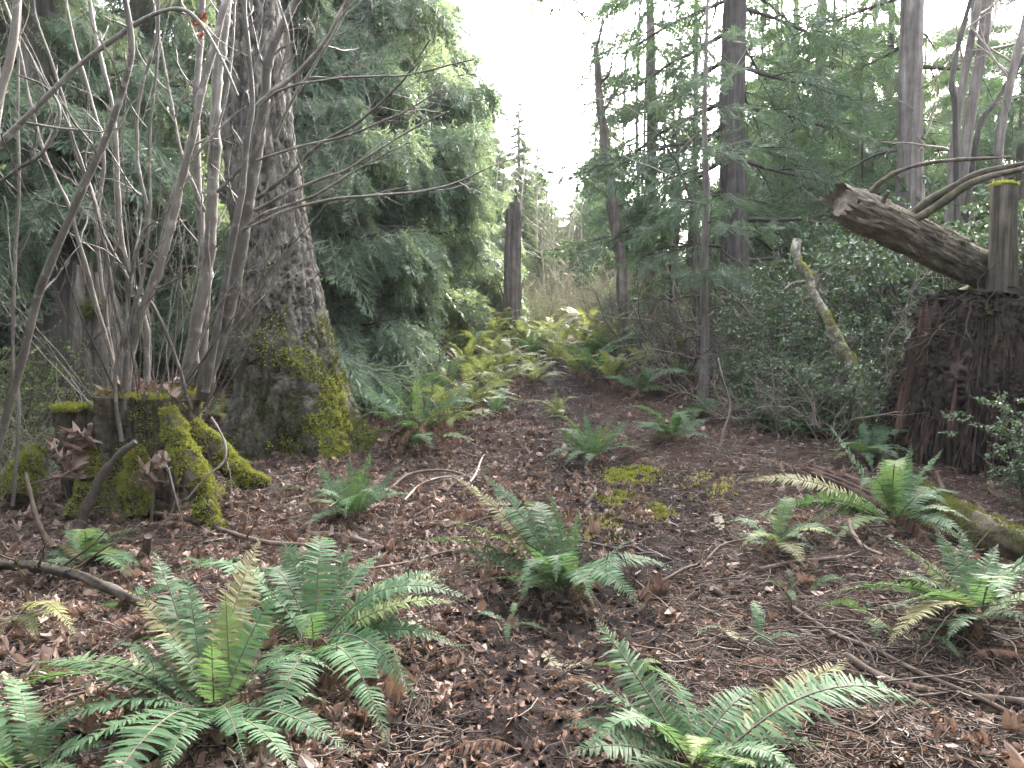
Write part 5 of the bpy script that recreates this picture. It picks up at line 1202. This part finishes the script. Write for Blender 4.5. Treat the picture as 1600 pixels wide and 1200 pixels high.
def litter():
    rng = np.random.default_rng(99)
    # a mat of broken leaves
    A = Acc(); K = 14500; xy = litter_points(rng, K, None, (1.9, 15), leaf_density); h = rng.uniform(.0, .035, K)
    O = np.stack([xy[:, 0], xy[:, 1], gz(xy[:, 0], xy[:, 1]) + h], -1); sz = .035 + .095 * rng.random(K) ** 1.6; R = rand_rot(rng, K, .5) * sz[:, None, None]
    w = rng.integers(0, 10, K); tn = np.clip(rng.normal(.45, .3, K), 0, 1)
    LV = [LEAVES[k] if k % 2 else crumple(k) for k in range(10)]
    for k in range(10): m = w == k; A.inst(LV[k][0], LV[k][1], R[m], O[m], 0, tn[m])
    K = 22000; xy = litter_points(rng, K, None, (1.9, 15), lambda x, y: np.clip((leaf_density(x, y) * 1.2 + .22) * (1 - .75 * path_mask(x, y) * sstep(5.5, 4, y)), 0, 1)); O = np.stack([xy[:, 0], xy[:, 1], gz(xy[:, 0], xy[:, 1]) + rng.uniform(0, .02, K)], -1)
    R = rand_rot(rng, K, .5) * rng.uniform(.015, .06, K)[:, None, None]; w = rng.integers(0, 9, K); tn = np.clip(rng.normal(.35, .3, K), 0, 1)
    for k in range(9): m = w == k; A.inst(SCRAPS[k][0], SCRAPS[k][1], R[m], O[m], 0, tn[m])
    o = part('leaf_litter', A.mesh('leaf_litter', M['leaf_dry'], smooth=False)); tag(o, 'mat of broken brown dead leaves covering the forest floor', 'leaf litter', None, 'stuff')
    # needles and tiny twigs
    for nm, mat, K, L0, r0, lab in (('twig_litter', 'stick', 20000, (.05, .26), .002, 'fine brown twigs strewn over the forest floor'), ('twig_litter', 'twig_dark', 20000, (.05, .26), .0024, 'fine dark rootlets strewn over the soil'), ('twig_litter', 'bleached', 3500, (.04, .22), .0022, 'pale dry slivers strewn over the forest floor')):
        B = Acc(); xy = litter_points(rng, K, None, (1.9, 14), twig_density); O = np.stack([xy[:, 0], xy[:, 1], gz(xy[:, 0], xy[:, 1]) + rng.uniform(.003, .03, K)], -1)
        n = 4; s = np.linspace(-.5, .5, n); TV = []; 
        for q in range(n):
            for j in range(3):
                a = j * 2.094; TV.append((math.cos(a), s[q], math.sin(a)))
        TV = np.array(TV); TF = np.array([(q * 3 + j, q * 3 + (j + 1) % 3, q * 3 + 3 + (j + 1) % 3, q * 3 + 3 + j) for q in range(n - 1) for j in range(3)])
        Lk = rng.uniform(*L0, K); Rm = rand_rot(rng, K, .16); rr = r0 * rng.uniform(.6, 1.7, K)
        S = np.zeros((K, 3, 3)); S[:, 0, 0] = rr; S[:, 1, 1] = Lk; S[:, 2, 2] = rr
        V = np.einsum('kij,vj->kvi', S, TV); cv = rng.normal(0, .42, K); V[..., 0] += (cv * Lk)[:, None] * (4 * TV[:, 1] ** 2)[None] * .5; V = np.einsum('kij,kvj->kvi', Rm, V) + O[:, None]
        F = (TF[None] + (np.arange(K) * len(TV))[:, None, None]).reshape(-1, 4); B.add(V.reshape(-1, 3), F, 0, np.repeat(rng.random(K), len(TV)))
        o = part(nm, B.mesh(nm, M[mat])); tag(o, lab, 'twigs', None, 'stuff')
    E = Acc(); K = 15000; xy = litter_points(rng, K, None, (1.9, 13), lambda x, y: np.clip(.25 + .9 * (fbm(np.stack([x * 1.4, y * 1.4, 0 * x], -1), 3, 23) > .5) - .3 * path_mask(x, y), .05, 1)); O = np.stack([xy[:, 0], xy[:, 1], gz(xy[:, 0], xy[:, 1]) + rng.uniform(.003, .03, K)], -1)
    R = rand_rot(rng, K, .4) * np.stack([rng.uniform(.02, .05, K), rng.uniform(.02, .06, K), rng.uniform(.02, .05, K)], -1)[:, None, :]
    w = rng.integers(0, 9, K)
    for k in range(9): m = w == k; E.inst(SCRAPS[k][0], SCRAPS[k][1], R[m], O[m], 0, rng.random(m.sum()))
    o = part('fern_debris', E.mesh('fern_debris', M['fern_dead'], smooth=False)); tag(o, 'red brown broken bits of dead fern strewn over the forest floor', 'fern debris', None, 'stuff')
    # crumbs of soil along the path
    C = Acc(); K = 9000; xy = litter_points(rng, K, None, (1.9, 10), lambda x, y: path_mask(x, y) * .9 + .06); O = np.stack([xy[:, 0], xy[:, 1], gz(xy[:, 0], xy[:, 1])], -1)
    oc = np.array([(1, 0, 0), (-1, 0, 0), (0, 1, 0), (0, -1, 0), (0, 0, 1), (0, 0, -1)], float); of = np.array([(0, 2, 4), (2, 1, 4), (1, 3, 4), (3, 0, 4), (2, 0, 5), (1, 2, 5), (3, 1, 5), (0, 3, 5)])
    sz = .004 + .02 * rng.random(K) ** 4; R = rand_rot(rng, K, 1.0) * (sz[:, None] * rng.uniform(.6, 1.3, (K, 3)))[:, None, :]
    C.inst(oc, of, R, O, 0, np.full(K, .8)); o = part('soil_crumbs', C.mesh('soil_crumbs', M['ground'])); tag(o, 'dark crumbly clods of loose soil on the path', 'soil', None, 'stuff')
litter()

LEAF_CR = []
for k in range(10):
    A = Acc(); A.add(*crumple(k), 0, .2 + .06 * k); LEAF_CR.append(A.mesh('fallen_leaf', M['leaf_dry'], smooth=False))
LEAF_ME = []
for k, (V, F) in enumerate(LEAVES):
    A = Acc(); A.add(V, F, 0, .35 + .05 * k); LEAF_ME.append(A.mesh('fallen_leaf', M['leaf_dry'], smooth=False))
def leaf_things():
    rng = np.random.default_rng(77); xy = litter_points(rng, 285, None, (2.1, 7.5), leaf_density)
    for x, y in xy:
        o = part('fallen_leaf', (LEAF_ME if rng.random() < .45 else LEAF_CR)[rng.integers(10)], None, (x, y, gz1(x, y) + rng.uniform(.02, .05)), (rng.normal(0, .45), rng.normal(0, .45), rng.uniform(0, 6.28)), rng.uniform(.09, .17))
        tag(o, 'curled dry brown maple leaf lying on the forest floor', 'leaf', 'fallen maple leaves')
    for k, (px, py, s, lab) in enumerate([(1032, 932, .2, 'large dark red folded leaf standing up beside the path'), (1005, 945, .17, None), (1045, 968, .17, None), (1545, 785, .22, 'large pinkish brown leaf below the rotten stump'), (75, 1052, .2, 'big pale flat leaf at the lower left among the ferns'), (10, 890, .2, 'large upright brown leaf at the left edge')]):
        p = G(px, py); o = part('fallen_leaf', LEAF_CR[k], None, (p[0], p[1], p[2] + s * .3), (rng.normal(.6, .2), rng.normal(0, .3), rng.uniform(0, 6.28)), s)
        tag(o, lab or 'curled dry brown maple leaf lying on the forest floor', 'leaf', None if lab else 'fallen maple leaves')
    # leaves caught on the stump top and round its foot
    for k in range(70):
        a = rng.uniform(0, 6.28); r = rng.uniform(.05, .42)
        p = (ST_C[0] + r * math.cos(a), ST_C[1] + r * math.sin(a), ST_TOP + rng.uniform(.02, .10))
        o = part('fallen_leaf', LEAF_CR[rng.integers(10)], None, p, (rng.normal(0, .7), rng.normal(0, .7), rng.uniform(0, 6.28)), rng.uniform(.08, .15)); tag(o, 'crumpled brown leaf heaped on top of the cut stump', 'leaf', 'leaves on the stump')
    for k in range(34):
        q = P(rng.uniform(70, 140), rng.uniform(675, 745), 5.95 + rng.uniform(-.1, .1)) if k < 22 else P(rng.uniform(225, 262), rng.uniform(720, 765), 5.7)
        o = part('fallen_leaf', LEAF_CR[rng.integers(10)], None, q, (rng.normal(.8, .6), rng.normal(0, .6), rng.uniform(0, 6.28)), rng.uniform(.13, .2)); tag(o, 'dead leaf caught in the twigs before the cut stump', 'leaf', 'leaves caught in twigs by the stump')
    A = [Acc() for _ in range(2)]; red = []
    for k in range(2):
        a = Acc(); a.add(*crumple(k), 0, .3 + .4 * k); red.append(a.mesh('hanging_leaf', M['leaf_red'], smooth=False))
    for (x, y, s) in ((305, 40, .17), (316, 32, .16), (308, 55, .15), (312, 145, .08)):
        q = P(x, y, 5.95); o = part('hanging_leaf', red[k % 2], None, q, (1.3 + rng.normal(0, .4), rng.normal(0, .6), rng.uniform(0, 6.28)), s)
        tag(o, 'small dried red leaf clinging to the bare shoots lower down' if s < .1 else 'dried red leaf hanging in the cluster high on the bare shoots', 'leaf', None if s < .1 else 'dried red leaves on the shoots')
leaf_things()

def tangle(label, px, py, r, n, L, mat, seed, lift=.25):
    rng = np.random.default_rng(seed); b = G(px, py); t = thing('bramble_tangle', label, 'dead brambles', b); A = Acc()
    for k in range(n):
        x, y = b[0] + rng.normal(0, r), b[1] + rng.normal(0, r * .6); a = rng.uniform(0, 6.28)
        w = wander(rng, np.array([x, y, gz1(x, y) + .01]), (math.cos(a), math.sin(a), rng.uniform(.1, 1.2)), L * rng.uniform(.4, 1.2), 16, .20, -.07)
        w[:, 2] = np.maximum(w[:, 2], gz(w[:, 0], w[:, 1]) + .005); q = rng.uniform(.0018, .005)
        A.tube(w, np.linspace(q, q * .5, 16), 4, 0, .5, False)
        if k % 3 == 0: twigs_on(A, rng, w, np.linspace(q, q * .5, 16), 2, .25, 0, 0, .9, .2, 3, 0)
    part('stems', A.mesh('stems', M[mat], b), t, kind='stuff')
for k, a in enumerate([('thin dead runners tangled around the front of the cut stump', 215, 815, .45, 55, .8, 'stick'), ('thin dead runners at the left edge below the bushes', 40, 800, .5, 50, .9, 'stick'), ('dark dead brambles beneath the ferns at the lower right', 1470, 1010, .55, 60, .8, 'twig_dark'),
                       ('brown dead stalks under the big bottom left fern', 400, 1060, .5, 50, .5, 'twig_dark'), ('dead brambles at the foot of the evergreen thicket', 1230, 720, .8, 50, .8, 'stick'), ('fine dead stalks beside the mossy fir foot', 600, 690, .5, 50, .6, 'stick'),
                       ('dead twigs heaped on the mossy root right of the stump', 345, 770, .3, 30, .6, 'stick'), ('loose dead stalks under the central fern', 860, 925, .35, 40, .5, 'twig_dark'), ('dry stalks along the lower right path side', 1280, 1000, .5, 40, .7, 'stick')]):
    tangle(*a, 600 + k)

def ground_scatter():
    rng = np.random.default_rng(55)
    # dead fronds lying about
    for k in range(46):
        px, py = [(rng.uniform(20, 1580), rng.uniform(800, 1180)), (rng.uniform(500, 1250), rng.uniform(690, 860))][k % 2]
        g = G(px, py)
        o = part('dead_frond', FR['hang'][rng.integers(4)], None, g + np.array([0, 0, .06]), (.6 + rng.normal(0, .1), rng.normal(0, .3), rng.uniform(0, 6.28)), rng.uniform(.4, .7)); tag(o, 'brown withered fern frond lying flat on the litter', 'dead frond', 'withered fronds on the ground')
    for k, (pts, lab) in enumerate([([(842, 1012), (870, 1028), (910, 1034)], 'bleached fern frond lying on dark soil below the central fern'), ([(1132, 840), (1122, 818), (1128, 800)], 'bleached fern frond beside the dark litter right of the path'), ([(1135, 992), (1150, 1005), (1180, 1012)], 'pale fern frond lying right of the path in the foreground')]):
        g = np.array([G(x, y) + np.array([0, 0, .05]) for x, y in pts]); A = frond_acc(spline(g, 16), .04, 18, rng, droop=.02, fold=.05); o = part('dead_frond', A.mesh('dead_frond', [M['fern_pale'], FROND_STALK], g[0], False), None, g[0]); tag(o, lab, 'dead frond')
    # sticks that can be told apart on the floor
    ST = []
    for k in range(6):
        A = Acc(); w = wander(rng, np.array([0, -.5, 0]), (0, 1, 0), 1.0, 9, .09, 0); A.tube(w, np.linspace(.009, .005, 9), 6); twigs_on(A, rng, w, np.linspace(.009, .005, 9), 2, .3, 0, 0); ST.append(A.mesh('fallen_stick', M['stick'] if k % 3 else M['twig_dark']))
    xy = litter_points(rng, 110, None, (2.1, 10), twig_density)
    for x, y in xy:
        L = rng.uniform(.25, .9); o = part('fallen_stick', ST[rng.integers(6)], None, (x, y, gz1(x, y) + .025), (rng.normal(0, .08), rng.normal(0, .3), rng.uniform(0, 6.28)), (rng.uniform(.5, .9), L, rng.uniform(.5, .9))); tag(o, 'thin brown twig lying loose on the forest floor', 'stick', 'loose twigs on the forest floor')
    # moss on the path and around
    for (px, py, r, K, lab) in ((985, 742, .15, 5000, 'bright yellow green moss patch upper on the path'), (965, 772, .10, 1500, 'small moss patch below the bright one on the path'), (1030, 795, .10, 800, 'thin moss patch right of the curled twig on the path'), (1110, 760, .2, 600, 'faint moss patch on the path in front of the right ferns'), (930, 815, .2, 500, 'sparse moss patch beside the central upright fern')):
        g = G(px, py); a = rng.uniform(0, 6.28, K); q = np.abs(rng.normal(0, .55, K)) * r; x = g[0] + q * np.cos(a) * 1.5; y = g[1] + q * np.sin(a) * 2.0
        keep = fbm(np.stack([x * 9, y * 9, 0 * x], -1), 2, 5) > .36; x, y = x[keep], y[keep]
        p = np.stack([x, y, gz(x, y) + .004], -1); o = part('moss_patch', tufts(rng, p, np.tile((0, 0, 1.), (len(p), 1)), .026, None).mesh('moss_patch', M['moss'], g), None, g); tag(o, lab, 'moss', None, 'stuff')
ground_scatter()

# ------------------------------------------------------------------ damp hazy air under the trees
def haze():
    m = bpy.data.materials.new('haze_air'); m.use_nodes = True; N = m.node_tree.nodes; L = m.node_tree.links; N.clear()
    out = N.new('ShaderNodeOutputMaterial'); v = N.new('ShaderNodeVolumePrincipled'); v.inputs['Color'].default_value = (.86, .93, 1.0, 1); v.inputs['Density'].default_value = 0.00055; v.inputs['Anisotropy'].default_value = 0.05
    L.new(v.outputs[0], out.inputs['Volume'])
    x0, x1, y0, y1, z0, z1 = -180, 180, -90, 300, -1.6, 24
    V = [(x0, y0, z0), (x1, y0, z0), (x1, y1, z0), (x0, y1, z0), (x0, y0, z1), (x1, y0, z1), (x1, y1, z1), (x0, y1, z1)]; F = [(0, 3, 2, 1), (4, 5, 6, 7), (0, 1, 5, 4), (1, 2, 6, 5), (2, 3, 7, 6), (3, 0, 4, 7)]
    A = Acc(); A.add(V, F); o = part('haze', A.mesh('haze', m, smooth=False)); o['kind'] = 'stuff'; o['label'] = 'thin pale haze hanging in the air between the trees'
HAZE = True
if HAZE: haze()
